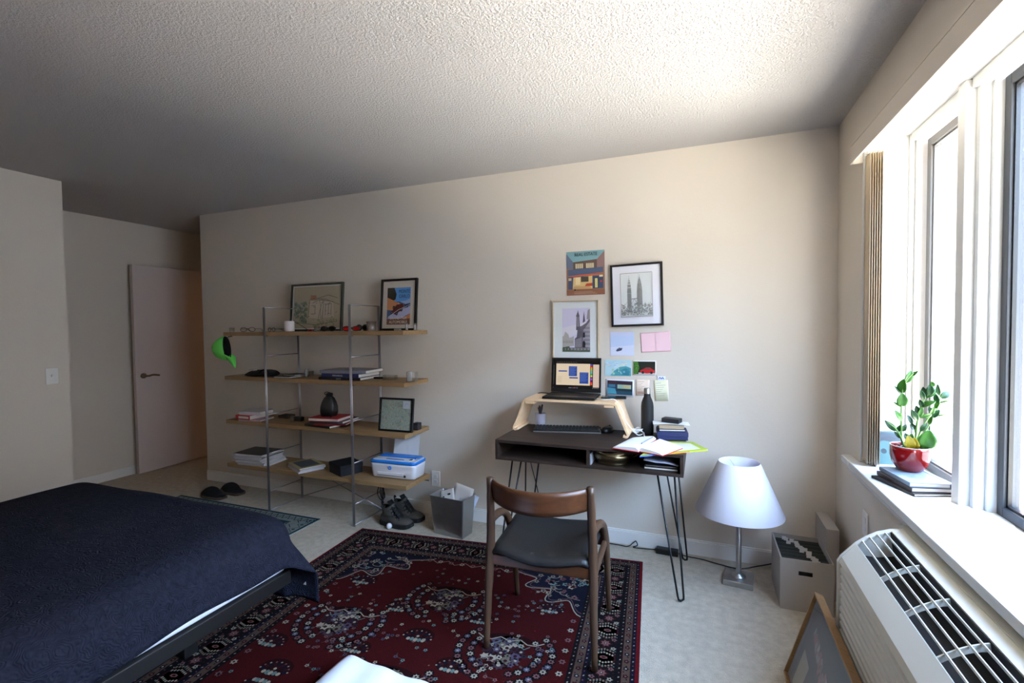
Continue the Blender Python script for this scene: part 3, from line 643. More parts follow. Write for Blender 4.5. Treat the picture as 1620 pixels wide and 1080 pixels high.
# cable loop under the bottom shelf
b = MB(); b.tube(curve([(-2.27, 2.99, .300), (-2.25, 2.97, .22), (-2.22, 2.96, .14), (-2.25, 2.955, .11), (-2.285, 2.96, .15), (-2.26, 2.95, .22), (-2.225, 2.955, .20), (-2.24, 2.96, .12), (-2.27, 2.97, .17), (-2.24, 2.98, .26), (-2.16, 3.02, .28), (-1.9, 3.07, .26)], 8), .0035, 6)
tag(b.obj('power_cable', 'matblack', None, smooth=True), 'black cable looped under the bottom shelf by the right back post', 'cable')

# cap hanging from the shelf end
t = thing('baseball_cap', 'neon green cap hanging off the left end of the top shelf', 'cap', (-3.535, 2.73, 1.262), .62)
def capf(u, v):
    a = 2*pi*u; e = v*pi/2; r = .090
    return (-.012-r*1.12*sin(e)**1.1*(1+.03*sin(6*a)), r*cos(e)*cos(a)*.9, r*1.08*cos(e)*sin(a)*(1+.02*sin(6*a)))
b = MB(); b.grid(capf, 36, 12); cr = b.obj('crown', 'green', t, smooth=True); cr.rotation_euler.y = -.10
b = MB(); b.grid(lambda u, v: tuple(a*.97 for a in capf(u, v)), 30, 8); o = b.obj('lining', 'soot', t, smooth=True); o.rotation_euler.y = -.10
b = MB(); b.tube([(-.01, .079*cos(2*pi*k/24), .092*sin(2*pi*k/24)) for k in range(25)], .006, 6, cap=False, flat=.35); o = b.obj('sweatband', 'soot', t, smooth=True); o.rotation_euler.y = -.10
b = MB(); b.grid(lambda u, v: (-.008+.045*v+.01*sin(u*pi)*v, (u-.5)*.15*(1-.25*v*v), -.088*(.55+.45*sin(u*pi))-v*.075*(.35+.65*sin(u*pi))), 14, 8); b.obj('bill', 'green', t, solid=.004, smooth=True)
b = MB(); b.tube([(-.110, 0, .01), (-.116, 0, .01)], .008, 10); b.obj('button', 'green', t, smooth=True)
b = MB(); b.tube(curve([(.0, .0, .088), (.02, 0, .092), (.032, 0, .094)], 4), .004, 6); b.obj('strap', 'soot', t, smooth=True)

# ------------------------------------------------------------------ floor things by the shelf
def shoe(name, label, loc, rz, L, W_, high, upm, som, fluffy=False, group=None):
    t = thing(name, label, 'shoe' if fluffy else 'boot', loc, rz, group)
    def sect(x):   # half width and centre offset along the sole, 0 heel .. 1 toe
        k = x; wd = W_*(.36+.14*sin(min(1, k*1.1)*pi*.9)+.10*max(0, sin((k-.35)*pi/.65)))*(1 if k < .9 else 1-((k-.9)/.1)**2*.45)
        if k < .06: wd *= .7+.3*k/.06
        return wd, .008*sin(k*pi)
    b = MB(); rings = []
    N = 14; hs = .028 if not fluffy else .022
    for z in (0, hs*.5, hs):
        up = [(L*(k/N-.4), sect(k/N)[1]+sect(k/N)[0]*(1.06 if z < hs else 1.0), z+(.012*(k/N)**4)) for k in range(N+1)]
        dn = [(p[0], 2*sect(k/N)[1]-p[1], p[2]) for k, p in enumerate(up)][::-1]
        rings.append(up+dn)
    b.loft(rings); b.obj('sole', som, t, smooth=False, bevel=.003)
    b = MB(); rings = []
    def prof(k): # top height
        if fluffy: return .035 if k < .35 else .035+.045*sin(min(1, (k-.3)/.7)*pi)
        return high*.62 if k < .1 else (high*.62 if k < .38 else high*.62-(high*.62-.062)*((k-.38)/.3)**.8 if k < .68 else .062-.020*((k-.68)/.32)**2)
    for k in range(N+1):
        q = k/N; wd, cy = sect(q); h = prof(q); wd *= .96
        if k in (0, N): wd *= .55; h *= .75
        r = []
        for j in range(16):
            a = pi*j/15; yy = cy+wd*cos(a)*(1 if abs(cos(a)) > .9 else 1); r.append((L*(q-.4), yy*(.94 if k > 8 else 1), hs*.8+(h-hs*.8)*sin(a)**(.55 if not fluffy else .7)))
        rings.append(r)
    b.loft(rings); b.obj('upper', upm, t, smooth=True)
    if not fluffy:
        b = MB(); rr_ = []
        for z, lx, wx, cx in ((high*.45, .115, .085, -.035), (high*.62, .108, .080, -.038), (high*.85, .102, .078, -.042), (high, .108, .082, -.045), (high*1.02, .098, .072, -.045), (high*.86, .085, .06, -.045), (high*.7, .07, .05, -.04)):
            rr_.append([(cx+lx/2*cos(2*pi*k/20)*1.05, wx/2*sin(2*pi*k/20), z+(.012*cos(2*pi*k/20) if z > high*.8 else 0)-(.02 if z > high*.8 else 0)*abs(sin(2*pi*k/20))**2) for k in range(20)])
        b.loft(rr_); b.obj('collar', upm, t, smooth=True)
        b = MB(); b.loft([[(-.005+.085*q_-.03*w2, yy, .155*(high/.15)-.09*q_+.03*w2) for yy in (-.022, 0, .022)]+[(-.012+.085*q_-.03*w2, yy, .150*(high/.15)-.09*q_+.03*w2) for yy in (.022, 0, -.022)] for q_, w2 in ((-.05, .7), (.1, 0), (.5, 0), (.95, 0))]); b.obj('tongue', 'sole', t, smooth=True)
        for j in range(5):
            q_ = j/5; x0 = .006+.085*q_; z0 = high*.98-.088*q_
            b = MB(); b.tube(curve([(x0-.006, -.030-.004*j*.5, z0-.022), (x0+.006, 0, z0+.004), (x0-.006, .030, z0-.022)], 4), .0025, 6); b.obj('lace', 'black', t, smooth=True)
            b = MB()
            b.tube([(x0-.008, -.0335-.001*j, z0-.026), (x0-.008, -.0365-.001*j, z0-.026)], .0035, 8); b.obj('eyelet', 'chrome', t)
        b = MB(); b.tube(curve([(-.085, 0, high*.8), (-.103, 0, high*.95), (-.10, 0, high*1.08), (-.088, 0, high*1.0)], 4), .005, 6); b.obj('pull_loop', 'sole', t, smooth=True)
    return t
shoe('ankle_boot', 'worn grey-brown lace-up boot nearest the white ball', (-2.045, 2.822, 0), -.08, .27, .10, .145, 'boot', 'sole')
shoe('ankle_boot', 'darker lace-up boot behind the other boot, against the wall side', (-2.03, 2.948, 0), -.10, .27, .10, .145, 'boot', 'sole')
b = MB(); b.lathe([(.0001, -.0205)]+[(.0205*cos(a_), .0205*sin(a_)) for a_ in [(-pi/2+pi*k/14) for k in range(1, 14)]]+[(.0001, .0205)], n=20); o = b.obj('golf_ball', cmat((.9, .9, .92), .4), None, smooth=True); o.location = (-2.035, 2.755, .0205); tag(o, 'white ball on the carpet in front of the boots', 'ball')
shoe('slipper', 'black fluffy slipper on the left beneath the shelf end, the nearer one', (-3.80, 2.785, .0), 3.0, .27, .11, .07, 'soot', 'brown', True)
shoe('slipper', 'black fluffy slipper just behind the nearer one, tilted against it', (-3.745, 2.915, .0), 2.95, .27, .11, .08, 'soot', 'brown', True)
# steel bin with papers
t = thing('waste_bin', 'brushed steel rectangular waste bin between shelf and desk', 'waste bin', (-1.583, 2.855, 0), -.11)
b = MB(); h = .262
b.loft([rr(.235, .125, .008, 0), rr(.272, .155, .010, h), rr(.280, .163, .010, h+.004), rr(.268, .151, .009, h+.003), rr(.262, .145, .009, h-.01), rr(.228, .118, .008, .006)]); b.obj('body', 'chrome', t)
def sheet(name, label, loc, w_, h_, tilt, rz, m='paper', parent=None, curl=.0, cat='paper', roll=0, marks=None, group=None):
    b = MB(); b.grid(lambda u, v: ((u-.5)*w_, curl*sin(u*pi)*(1-v)*.5+curl*v*v, v*h_), 6, 6); 
    o = b.obj(name, m, None, smooth=True, solid=.0008); o.location = loc; o.rotation_euler = (-tilt, roll, rz)
    if marks:
        a = Art(w_, h_); [a.R(*q) for q in marks]; p = a.m.obj('print', 'ink', o); p.location = (0, -.0012, 0)
    return tag(o, label, cat, group)
sheet('crumpled_paper', 'white sheet sticking up highest at the back of the steel bin', (-1.555, 2.885, .10), .17, .215, .12, -.25, curl=.02, roll=.1)
sheet('crumpled_paper', 'white sheet with black marks at the front left in the steel bin', (-1.605, 2.845, .10), .13, .19, .32, -.1, curl=.0, roll=-.35, marks=[((.1, .1, .1), .2, .72, .32, .80), ((.3, .3, .3), .45, .62, .5, .66), ((.1, .1, .1), .55, .8, .75, .86)])
sheet('crumpled_paper', 'bluish white sheet leaning to the right inside the steel bin', (-1.53, 2.86, .10), .12, .18, .35, .1, cmat((.80, .84, .92), .8), curl=.02, roll=.35)
# ------------------------------------------------------------------ desk
DX0, DX1, DYF, DYB, DT, DB = -1.108, -.083, 2.512, 2.99, .757, .642
t = thing('desk', 'dark walnut desk with two open cubbies on black hairpin legs', 'desk', ((DX0+DX1)/2, 2.75, 0))
cx = (DX0+DX1)/2
def D_(x, y, z): return (x-cx, y-2.75, z)
bt = .016; DV = -.575
MB().box(D_(DX0, DYF, DT-bt), D_(DX1, DYB, DT)).obj('desktop', 'walnut', t, bevel=.001)
MB().box(D_(DX0, DYF, DB), D_(DX1, DYB, DB+bt)).obj('bottom_panel', 'walnut', t, bevel=.001)
for x0 in (DX0, DX1-bt): MB().box(D_(x0, DYF, DB+bt), D_(x0+bt, DYB, DT-bt)).obj('side_panel', 'walnut', t)
MB().box(D_(DV, DYF+.004, DB+bt), D_(DV+bt, DYB-.01, DT-bt)).obj('divider', 'walnut', t)
MB().box(D_(DX0+bt, DYB-.01, DB+bt), D_(DX1-bt, DYB, DT-bt)).obj('back_panel', 'walnut', t)
for fx, fy, ax, ay in ((-1.095, 2.52, -1, -1), (-.09, 2.52, 1, -1), (-1.095, 2.995, -1, 1), (-.085, 2.995, 1, 1)):
    b = MB()
    p1 = (fx-ax*.125, fy-ay*.055, DB-.003); p2 = (fx-ax*.045, fy-ay*.125, DB-.003)
    fl = lambda s_: (fx+s_*.016*ax*-1, fy-ay*.0, .03)
    pts = [p1, (fx-ax*.022, fy-ay*.006, .03), (fx-ax*.018, fy-ay*.006, .012), (fx-ax*.006, fy-ay*.010, .0055), (fx+ax*.006, fy-ay*.016, .012), (fx+ax*.006, fy-ay*.019, .03), p2]
    if fx < -1 and fy < 2.6: pts = [(p[0], p[1], max(p[2], p[2]+.0085*(p[2] < .1))) for p in pts]
    b.tube([D_(*p) for p in pts], .0052, 8); b.obj('leg', 'blackmetal', t, smooth=True)
    b = MB(); q = (fx-ax*.085, fy-ay*.09); b.box(D_(q[0]-.055, q[1]-.05, DB-.004), D_(q[0]+.055, q[1]+.05, DB)); b.obj('mounting_plate', 'blackmetal', t)
A = lambda px, py, z=DT: at(px, py, 2, z)

# desktop stand
t = thing('laptop_stand', 'bent birch plywood stand spanning the desk under the laptop', 'stand', (-.745, 2.9, DT))
def standp(n=1):
    P = [(-.325, .012), (-.345, .008), (-.352, .022), (-.340, .045), (-.300, .145), (-.285, .185), (-.268, .194), (-.24, .197), (.24, .197), (.268, .194), (.285, .185), (.300, .145), (.340, .045), (.352, .022), (.345, .008), (.325, .012)]
    P = [(p[0], 0, p[1]) for p in P]; return curve(P, 4)
P = standp(); rows = []
for i, p in enumerate(P):
    tn = (P[min(i+1, len(P)-1)]-P[max(i-1, 0)]).normalized(); nn_ = Vector((-tn.z, 0, tn.x))
    f = min(1, max(0, (.197-p.z)/.19)); y0 = -.125+.012*sin(pi*f); y1 = .125-.02*sin(pi*f)-.02*f
    h = .007
    rows.append([(p.x+nn_.x*h, y0, p.z+nn_.z*h), (p.x+nn_.x*h, y1, p.z+nn_.z*h), (p.x-nn_.x*h, y1, p.z-nn_.z*h), (p.x-nn_.x*h, y0, p.z-nn_.z*h)])
b = MB(); b.loft(rows); b.obj('bent_shell', 'birch', t, bevel=.0015, smooth=False, ang=60)
for sx in (-1, 1):
    b = MB(); b.box((sx*.245-.03, -.12, .172), (sx*.245+.03, .05, .189)); b.obj('corner_block', 'birch', t, bevel=.002)
t.location.z = DT-.001
STZ = DT+.204+.0005
# laptop
t = thing('laptop', 'open black laptop showing a page layout with blue boxes', 'laptop', (-.752, 2.895, STZ), .035)
b = MB(); b.box((-.163, -.105, .002), (.163, .115, .016), top=(.985, .98)); b.obj('base', 'black', t, bevel=.003)
b = MB(); b.box((-.15, -.02, .0155), (.15, .095, .0165)); b.obj('keyboard_tray', 'matblack', t)
b = MB()
for r_ in range(5):
    for k in range(14): x0 = -.146+k*.021; y0 = -.016+r_*.022; b.box((x0, y0, .0165), (x0+.018, y0+.018, .018))
b.obj('keys', 'black', t)['kind'] = 'stuff'
MB().box((-.05, -.095, .0155), (.05, -.032, .0162)).obj('touchpad', cmat((.08, .08, .08), .3), t)
T = Matrix.Translation((0, .112, .014)) @ Matrix.Rotation(-.13, 4, 'X')
b = MB(); b.T = T; b.box((-.163, 0, .004), (.163, .006, .226)); b.obj('lid', 'black', t, bevel=.002)
a = Art(.310, .188); a.R((.03, .03, .04), 0, 0, 1, 1)
a.R((.83, .76, .66), .08, .12, .80, .86); a.R((.80, .72, .66), .86, .06, .985, .84)
a.R((.05, .05, .06), .81, .06, .85, .86)
for i, c in enumerate([(.2, .3, .8), (.8, .1, .1), (.9, .5, .1), (.5, .75, .2), (.6, .6, .6), (.3, .7, .7), (.1, .6, .3), (.8, .8, .2), (.4, .2, .6), (.6, .3, .8), (.2, .1, .4), (.85, .15, .2), (.95, .35, .1)]): a.R(c, .812, .80-i*.055, .845, .855-i*.055)
a.R((.15, .27, .58), .35, .43, .525, .77); a.R((.15, .27, .58), .58, .18, .765, .565); a.R((.15, .27, .58), .13, .58, .315, .62); a.R((.15, .27, .58), .365, .35, .545, .395)
for x0, x1, y0, n_ in ((.36, .51, .74, 9), (.59, .75, .53, 9)):
    for k in range(n_): a.R((.42, .50, .72), x0, y0-k*.034, x1-.02*(k % 3), y0-k*.034+.008)
for k in range(7): a.R((.70, .66, .56), .11, .40-k*.032, .21-.02*(k % 2), .41-k*.032)
for k in range(16): a.R((.5, .5, .5), .025, .78-k*.042, .035, .80-k*.042)
for k in range(9): a.R((.45, .45, .45), .09+k*.05, .905, .12+k*.05, .915)
for k, c in enumerate([(.7, .7, .7), (.7, .7, .7), (.3, .4, .9), (.8, .4, .2), (.9, .5, .2), (.4, .3, .8), (.7, .7, .7)]): a.R(c, .36+k*.028, .018, .372+k*.028, .042)
a.R((.5, .5, .5), .02, .022, .03, .04)
for k in range(4): a.R((.55, .55, .55), .85+k*.035, .022, .87+k*.035, .038)
a.m.v = [tuple(T @ Vector((p[0], p[1], p[2]+.026))) for p in a.m.v]
a.m.obj('screen', 'screen', t)
# tablet / phone slab on stand
t = thing('phone', 'black phone lying on the right end of the plywood stand behind the laptop', 'phone', (-.50, 3.0-.055, STZ), .12)
MB().box((-.075, -.037, 0), (.075, .037, .009)).obj('body', 'black', t, bevel=.003)
MB().box((-.071, -.033, .009), (.071, .033, .0094)).obj('display', cmat((.04, .04, .05), .1), t)
# under the stand: keyboard, mouse, pen cup
c = (A(842, 684)+A(949, 684))/2
t = thing('keyboard', 'black keyboard lying askew on the desk beneath the stand', 'keyboard', (c.x-.005, c.y+.050, DT), .20)
b = MB(); b.box((-.205, -.058, .006), (.205, .058, .019)); b.obj('body', 'black', t, bevel=.004)
MB().box((-.2052, -.0585, .0), (.2052, -.052, .0075)).obj('front_edge', 'chrome', t, bevel=.001)
MB().box((-.2052, .045, .0), (.2052, .0585, .0065)).obj('rear_foot', 'black', t)
b = MB()
for r_ in range(5):
    for k in range(19): x0 = -.198+k*.0208; y0 = -.05+r_*.0205; b.box((x0, y0, .019), (x0+.0175, y0+.0175, .025), top=(.85, .85))
b.obj('keys', 'matblack', t)['kind'] = 'stuff'
c = A(960, 684)
t = thing('computer_mouse', 'black computer mouse right of the keyboard under the stand', 'mouse', (c.x, c.y+.02, DT), -.3)
b = MB(); b.loft([[(.031*w2*cos(2*pi*k/20), .052*w2*sin(2*pi*k/20), z) for k in range(20)] for z, w2 in ((0, .95), (.006, 1), (.018, .98), (.027, .84), (.033, .55), (.035, .2))]); b.obj('shell', 'black', t, smooth=True)
b = MB(); b.tube([(-.003, .03, .031), (.003, .03, .031)], .007, 12); b.obj('scroll_wheel', 'matblack', t, smooth=True)
c = A(858, 672)
t = thing('pen_cup', 'clear plastic pen cup under the left end of the stand', 'cup', (c.x+.005, c.y-.055, DT))
PCX, PCY = t.location.x, t.location.y
b = MB(); b.lathe([(0, 0), (.030, 0), (.031, .002), (.035, .088), (.033, .088), (.029, .005), (0, .005)], n=20); b.obj('wall', 'frost', t, smooth=True)
MB().lathe([(0, .005), (.0285, .005), (.0285, .008), (0, .008)], n=20).obj('base', 'white', t)
pens = [('black marker leaning left in the pen cup', (.05, .05, .05), -.24, .05), ('dark grey pen in the middle of the pen cup', (.25, .24, .25), -.05, -.1), ('black pen leaning right in the pen cup', (.08, .08, .09), .16, .10), ('thick grey marker leaning right at the front of the pen cup', (.38, .36, .38), .26, -.10), ('white pen at the back of the pen cup', (.75, .73, .8), .04, .12), ('slim blue-grey pen at the left of the pen cup', (.35, .38, .5), -.15, .0)]
for k, (lab, c_, lx, ly) in enumerate(pens):
    t = thing('pen', lab, 'pen', (PCX-lx*.06, PCY-ly*.06, DT+.0085)); t.rotation_euler = (-ly, lx, 0); t['group'] = 'pens in the clear cup'
    L = (.118, .128, .135, .122, .12, .115)[k]; b = MB(); b.lathe([(0, 0), (.002, .004), (.0042, .014), (.0045, L*.68), (0, L*.68)], n=8); b.obj('barrel', cmat(c_, .4), t, smooth=True)
    b = MB(); b.lathe([(.005, L*.66), (.0052, L), (.003, L+.003), (0, L+.003)], n=8); b.obj('cap', cmat(tuple(q*.7 for q in c_), .4), t, smooth=True)
# bottle
c = A(1024, 686)
t = thing('water_bottle', 'matt black metal bottle with a steel cap at the back right of the desk', 'bottle', (c.x, c.y+.005, DT))
b = MB(); b.lathe([(0, 0), (.032, 0), (.0355, .004), (.0365, .03), (.0365, .165), (.0345, .185), (.028, .205), (.0205, .222), (.0185, .236), (.0185, .245), (0, .245)], n=28); b.obj('body', 'matblack', t, smooth=True)
b = MB(); b.lathe([(.0195, .241), (.0195, .268), (.017, .274), (0, .275)], n=24); b.obj('cap', 'chrome', t, smooth=True)
# stack right
bx = (-.160, 2.897)
t = thing('gift_box', 'flat navy blue box at the bottom of the stack beside the bottle', 'box', (*bx, DT), .12)
MB().box((-.082, -.075, 0), (.082, .075, .022)).obj('body', 'navy', t, bevel=.001)
MB().box((-.084, -.077, .02), (.084, .077, .043)).obj('lid', 'navy', t, bevel=.001)
book('notebook', 'white-paged black notebook on the navy box', bx[0]-.005, bx[1]+.0, DT+.0435, .145, .10, .012, .22, (.12, .12, .14), cat='notebook', spine='-x', pages='paper')
book('book', 'small thick tan paperback near the top of the stack by the bottle', bx[0]-.005, bx[1]+.004, DT+.056, .135, .10, .022, .14, (.66, .58, .47), spine='y')
b = MB(); b.grid(lambda u, v: ((u-.5)*.20, (v-.5)*.10, .004*sin(u*3)), 6, 3); o = b.obj('folded_paper', 'paper', None, solid=.001); o.location = (bx[0]-.005, bx[1]+.0, DT+.0805); o.rotation_euler.z = .12; tag(o, 'loose white paper between tan paperback and black case', 'paper')
t = thing('hard_drive', 'small black rectangular case on top of the desk stack', 'case', (bx[0]-.0, bx[1]+.002, DT+.0865), -.30)
MB().box((-.050, -.03, 0), (.050, .03, .024)).obj('body', cmat((.10, .095, .10), .5), t, bevel=.002)
MB().box((-.0505, -.026, .010), (-.0495, .026, .013)).obj('seam', 'matblack', t)
# open notebook
t = thing('open_notebook', 'open notebook with blank white pages and red cover at the desk front', 'notebook', (A(1025, 690, DT+.02).x, A(1025, 690, DT+.02).y, DT+.0075))
o0 = t.location
def q4(pts, z): return [A(px, py, z) for px, py in pts]
z_ = DT+.026
LP = q4([(969.7, 703.4), (997.5, 689.7), (1037.5, 690.6), (1010, 709.6)], z_)
RP = q4([(1011, 708.5), (1039.8, 693.6), (1078.6, 704), (1047.8, 715.3)], z_)
def page(C, name, spine_at, zb, sgn):
    b = MB(); N = 10
    def top(u, v):
        p = C[0].lerp(C[3], u).lerp(C[1].lerp(C[2], u), v); e = u if spine_at else 1-u
        hh = (.017*(e**.5)*(1-.75*max(0, (e-.86)/.14)**2)) if name else 0
        return (p.x-o0.x, p.y-o0.y, zb+hh)
    b.grid(lambda u, v: top(u, v), N, 4)
    fs = []; vs0 = len(b.v); nx, ny = N+1, 5
    # skirt down to the cover
    border = [j for j in range(nx)]+[k*nx+N for k in range(1, 5)]+[4*nx+j for j in range(N-1, -1, -1)]+[k*nx for k in range(3, 0, -1)]
    low = [(b.v[i][0], b.v[i][1], zb-.004) for i in border]; st = len(b.v); b.v += low; n_ = len(border)
    for k in range(n_): b.f.append((border[k], border[(k+1) % n_], st+(k+1) % n_, st+k)); b.c.append((1, 1, 1))
    b.f.append(tuple(range(st, st+n_))); b.c.append((1, 1, 1))
    return b
page(LP, 1, True, .006, 1).obj('page_block', 'paper', t)
page(RP, 1, False, .006, 1).obj('page_block', 'paper', t)
def grow(C, k):
    m_ = sum((p for p in C), Vector())/4; return [m_+(p-m_)*k for p in C]
for C in (LP, RP):
    b = MB(); G = grow(C, 1.045); b.prism([(p.x-o0.x, p.y-o0.y) for p in G], lambda x, y: (x, y, 0), lambda x, y: (x, y, .003)); b.obj('cover', 'red', t)
b = MB(); m0 = LP[3].lerp(RP[0], .5)-o0; m1 = LP[2].lerp(RP[1], .5)-o0
b.tube([(m0.x*.75+m1.x*.25-.01, m0.y*.75+m1.y*.25+.01, .023), (m0.x*.1+m1.x*.9-.012, m0.y*.1+m1.y*.9, .0235)], .0035, 8); o = b.obj('ballpoint_pen', cmat((.55, .56, .68), .3), None)
o.location = o0+Vector((0, 0, .003)); tag(o, 'slim grey pen lying in the gutter of the open notebook', 'pen')
# workbook beneath
G = q4([(1043, 698), (1096, 699), (1120, 711.5), (1045, 718.5)], DT+.004)
t = thing('workbook', 'thin yellow-green workbook under the open notebook, sticking past the desk edge', 'book', (G[0].x, G[0].y, DT+.0005)); g0 = t.location
G = [p-g0 for p in G]; G[3] = G[3]+(G[3]-G[2])*.42*1.0
b = MB(); b.prism([(p.x, p.y) for p in G], lambda x, y: (x, y, 0), lambda x, y: (x, y, .0055)); b.obj('cover', cmat((.60, .68, .16), .5), t)
Gi = [p*1 for p in grow(G, .72)]; b = MB(); b.prism([(p.x+.01, p.y) for p in Gi], lambda x, y: (x, y, .0054), lambda x, y: (x, y, .0060)); b.obj('cover_picture', cmat((.80, .80, .72), .5), t)
seg = [(0, .30, (.30, .42, .75)), (.30, .40, (.15, .2, .5)), (.40, .72, (.80, .52, .16)), (.72, 1, (.70, .72, .16))]
e0, e1 = G[3], G[2]; nrm = (e1-e0).normalized(); nrm = Vector((nrm.y, -nrm.x, 0))*.0012
for a0, a1, c_ in seg:
    p, q = e0.lerp(e1, a0), e0.lerp(e1, a1); b = MB()
    b.prism([(p.x, p.y), (q.x, q.y), (q.x+nrm.x, q.y+nrm.y), (p.x+nrm.x, p.y+nrm.y)], lambda x, y: (x, y, -.0002), lambda x, y: (x, y, .0062)); b.obj('spine_band', cmat(c_, .5), t)
# white cable
c = A(1006, 686)
pts = [(-.592, 2.86, STZ+.006), (-.53, 2.84, STZ+.004), (-.478, 2.85, STZ+.005), (-.437, 2.85, DT+.155), (-.415, 2.84, DT+.09), (-.375, 2.85, DT+.035), (-.345, 2.86, DT+.006)]
rnd = random.Random(9)
for k in range(34):
    a_ = k*1.15; r_ = .028+.018*rnd.random(); pts.append((c.x+.000+r_*cos(a_)*1.1, min(c.y-.0+r_*sin(a_)*.8, 3.0), DT+.0035+.024*abs(sin(k*1.7))+.008*rnd.random()))
pts += [(c.x+.055, c.y-.055, DT+.004), (c.x+.062, c.y-.075, DT+.004)]
b = MB(); b.tube(curve(pts, 5), .0030, 6); tag(b.obj('charging_cable', 'cable_white', None, smooth=True), 'white cable running from the laptop down to a coil on the desk', 'cable')
b = MB(); b.tube(curve([(-.93, 3.0, STZ+.004), (-1.0, 3.02, STZ+.003), (-1.03, 3.01, DT+.185), (-1.075, 3.03, DT+.11), (-1.112, 3.05, DT-.02), (-1.09, 3.06, .5), (-1.04, 3.06, .3), (-.99, 3.05, .06), (-.93, 3.03, .006), (-.70, 3.05, .005), (-.50, 3.05, .005), (-.435, 3.045, .006), (-.40, 3.06, .03), (-.385, 3.06, .04), (-.375, 3.05, .02), (-.40, 3.045, .006), (-.33, 3.05, .006), (-.262, 3.047, .012)], 6), .0032, 6)
tag(b.obj('adapter_cable', 'black', None, smooth=True), 'thin black cord dropping behind the desk to the adapter', 'cord')
t = thing('power_adapter', 'black power adapter brick on the carpet behind the right desk legs', 'power adapter', (-.195, 3.04, 0), -.04)
MB().box((-.065, -.025, 0), (.065, .025, .032)).obj('body', 'black', t, bevel=.005)
MB().box((-.071, -.007, .01), (-.062, .007, .022)).obj('socket', 'matblack', t)
b = MB(); b.tube(curve([(-.128, 3.04, .012), (-.08, 3.035, .006), (.0, 3.03, .005), (.10, 3.0, .005), (.2, 2.985, .005), (.30, 3.02, .02), (.38, 3.06, .03)], 6), .0032, 6)
tag(b.obj('extension_cord', 'black', None, smooth=True), 'black cord along the carpet behind the lamp towards the file box', 'cord')
# in the cubby
t = thing('brass_pot', 'old brass pot with two side handles in the right desk cubby', 'pot', (-.452, 2.632, DB+bt))
b = MB(); b.lathe([(0, 0), (.086, 0), (.090, .006), (.085, .012), (.100, .026), (.106, .044), (.100, .058), (.094, .064), (.104, .070), (.104, .073), (.092, .068), (.096, .05), (.08, .012), (0, .008)], n=36); b.obj('body', 'brass', t, smooth=True)
for sg in (-1, 1): b = MB(); b.tube(curve([(sg*.098, -.01, .064), (sg*.128, -.012, .066), (sg*.132, -.01, .052), (sg*.106, -.008, .036)], 5), .004, 8); b.obj('handle', 'brass', t, smooth=True)
x = -.195
book('notebook', 'black notebook with cream pages at the bottom of the right cubby', x, 2.65, DB+bt, .17, .20, .014, .0, (.14, .13, .13), cat='notebook', spine='back', pages='pages')
book('notebook', 'thin black notebook second from the bottom in the right cubby', x, 2.65, DB+bt+.0145, .165, .19, .008, .02, (.09, .09, .1), cat='notebook', spine='back')
b = MB(); b.grid(lambda u, v: ((u-.5)*.175, (v-.5)*.19, .004+.030*max(0, .35-u)**1*1.6*(1)+.010*sin(u*pi)), 16, 6); o = b.obj('loose_papers', cmat((.80, .82, .92), .7), None, solid=.003, smooth=True); o.location = (x, 2.65, DB+bt+.0245); tag(o, 'curling bluish white sheets on top of the notebooks in the right cubby', 'paper')
small('lit_divider_face', 'pale grey sheet painted as window light on the divider face in the right cubby', 'panel', (DV+bt+.001, 2.53, DB+bt), (DV+bt+.006, 2.66, DB+bt+.06), cmat((.62, .62, .64), .6), bevel=0)  # pale grey colour paints window light on the divider's right face
small('slate_case', 'lilac-grey case behind the brass pot handle in the right cubby', 'case', (-.30, 2.82, DB+bt), (-.27, 2.93, DB+bt+.06), cmat((.55, .55, .68), .6))

# ------------------------------------------------------------------ chair
t = thing('dining_chair', 'teak chair with curved backrest and black seat drawn up to the desk', 'chair', (-.647, 2.086, 0), rad(2.6))
for sg in (-1, 1):
    b = MB(); b.tube(curve([(sg*.236, -.218, .012), (sg*.230, -.200, .25), (sg*.226, -.178, .45), (sg*.222, -.182, .60), (sg*.219, -.196, .752)], 5), [.0135]*3+[.016]*3+[.0185]*3+[.0195]*3+[.0190]*3+[.0175]*3+[.0155]*3, 12); b.obj('rear_leg', 'teakleg', t, smooth=True, loc=None)
    b = MB(); c_ = curve([(sg*.236, .212, .012), (sg*.236, .175, .20), (sg*.235, .135, .36), (sg*.234, .095, .44), (sg*.233, .045, .500), (sg*.231, -.02, .535), (sg*.228, -.09, .552), (sg*.224, -.172, .558)], 5); n_ = len(c_)
    b.tube(c_, [.012+.0065*min(1, i/(n_*.35))-.003*max(0, (i/n_-.6)) for i in range(n_)], 12); b.obj('front_leg', 'teakleg', t, smooth=True)
    b = MB(); b.box((sg*.232-.010, -.185, .375), (sg*.232+.010, .125, .412)); b.obj('side_rail', 'teakleg', t, bevel=.006)
b = MB(); b.box((-.225, -.192, .365), (.225, -.170, .415)); b.obj('back_rail', 'teak', t, bevel=.006)
b = MB(); b.box((-.23, .115, .375), (.23, .135, .415)); b.obj('front_rail', 'teak', t, bevel=.006)
def band(u, side):
    x = (u-.5)*.446; k = (x/.223); y = -.288+.098*k*k+.02*k**4+side; return x, y
rows = []
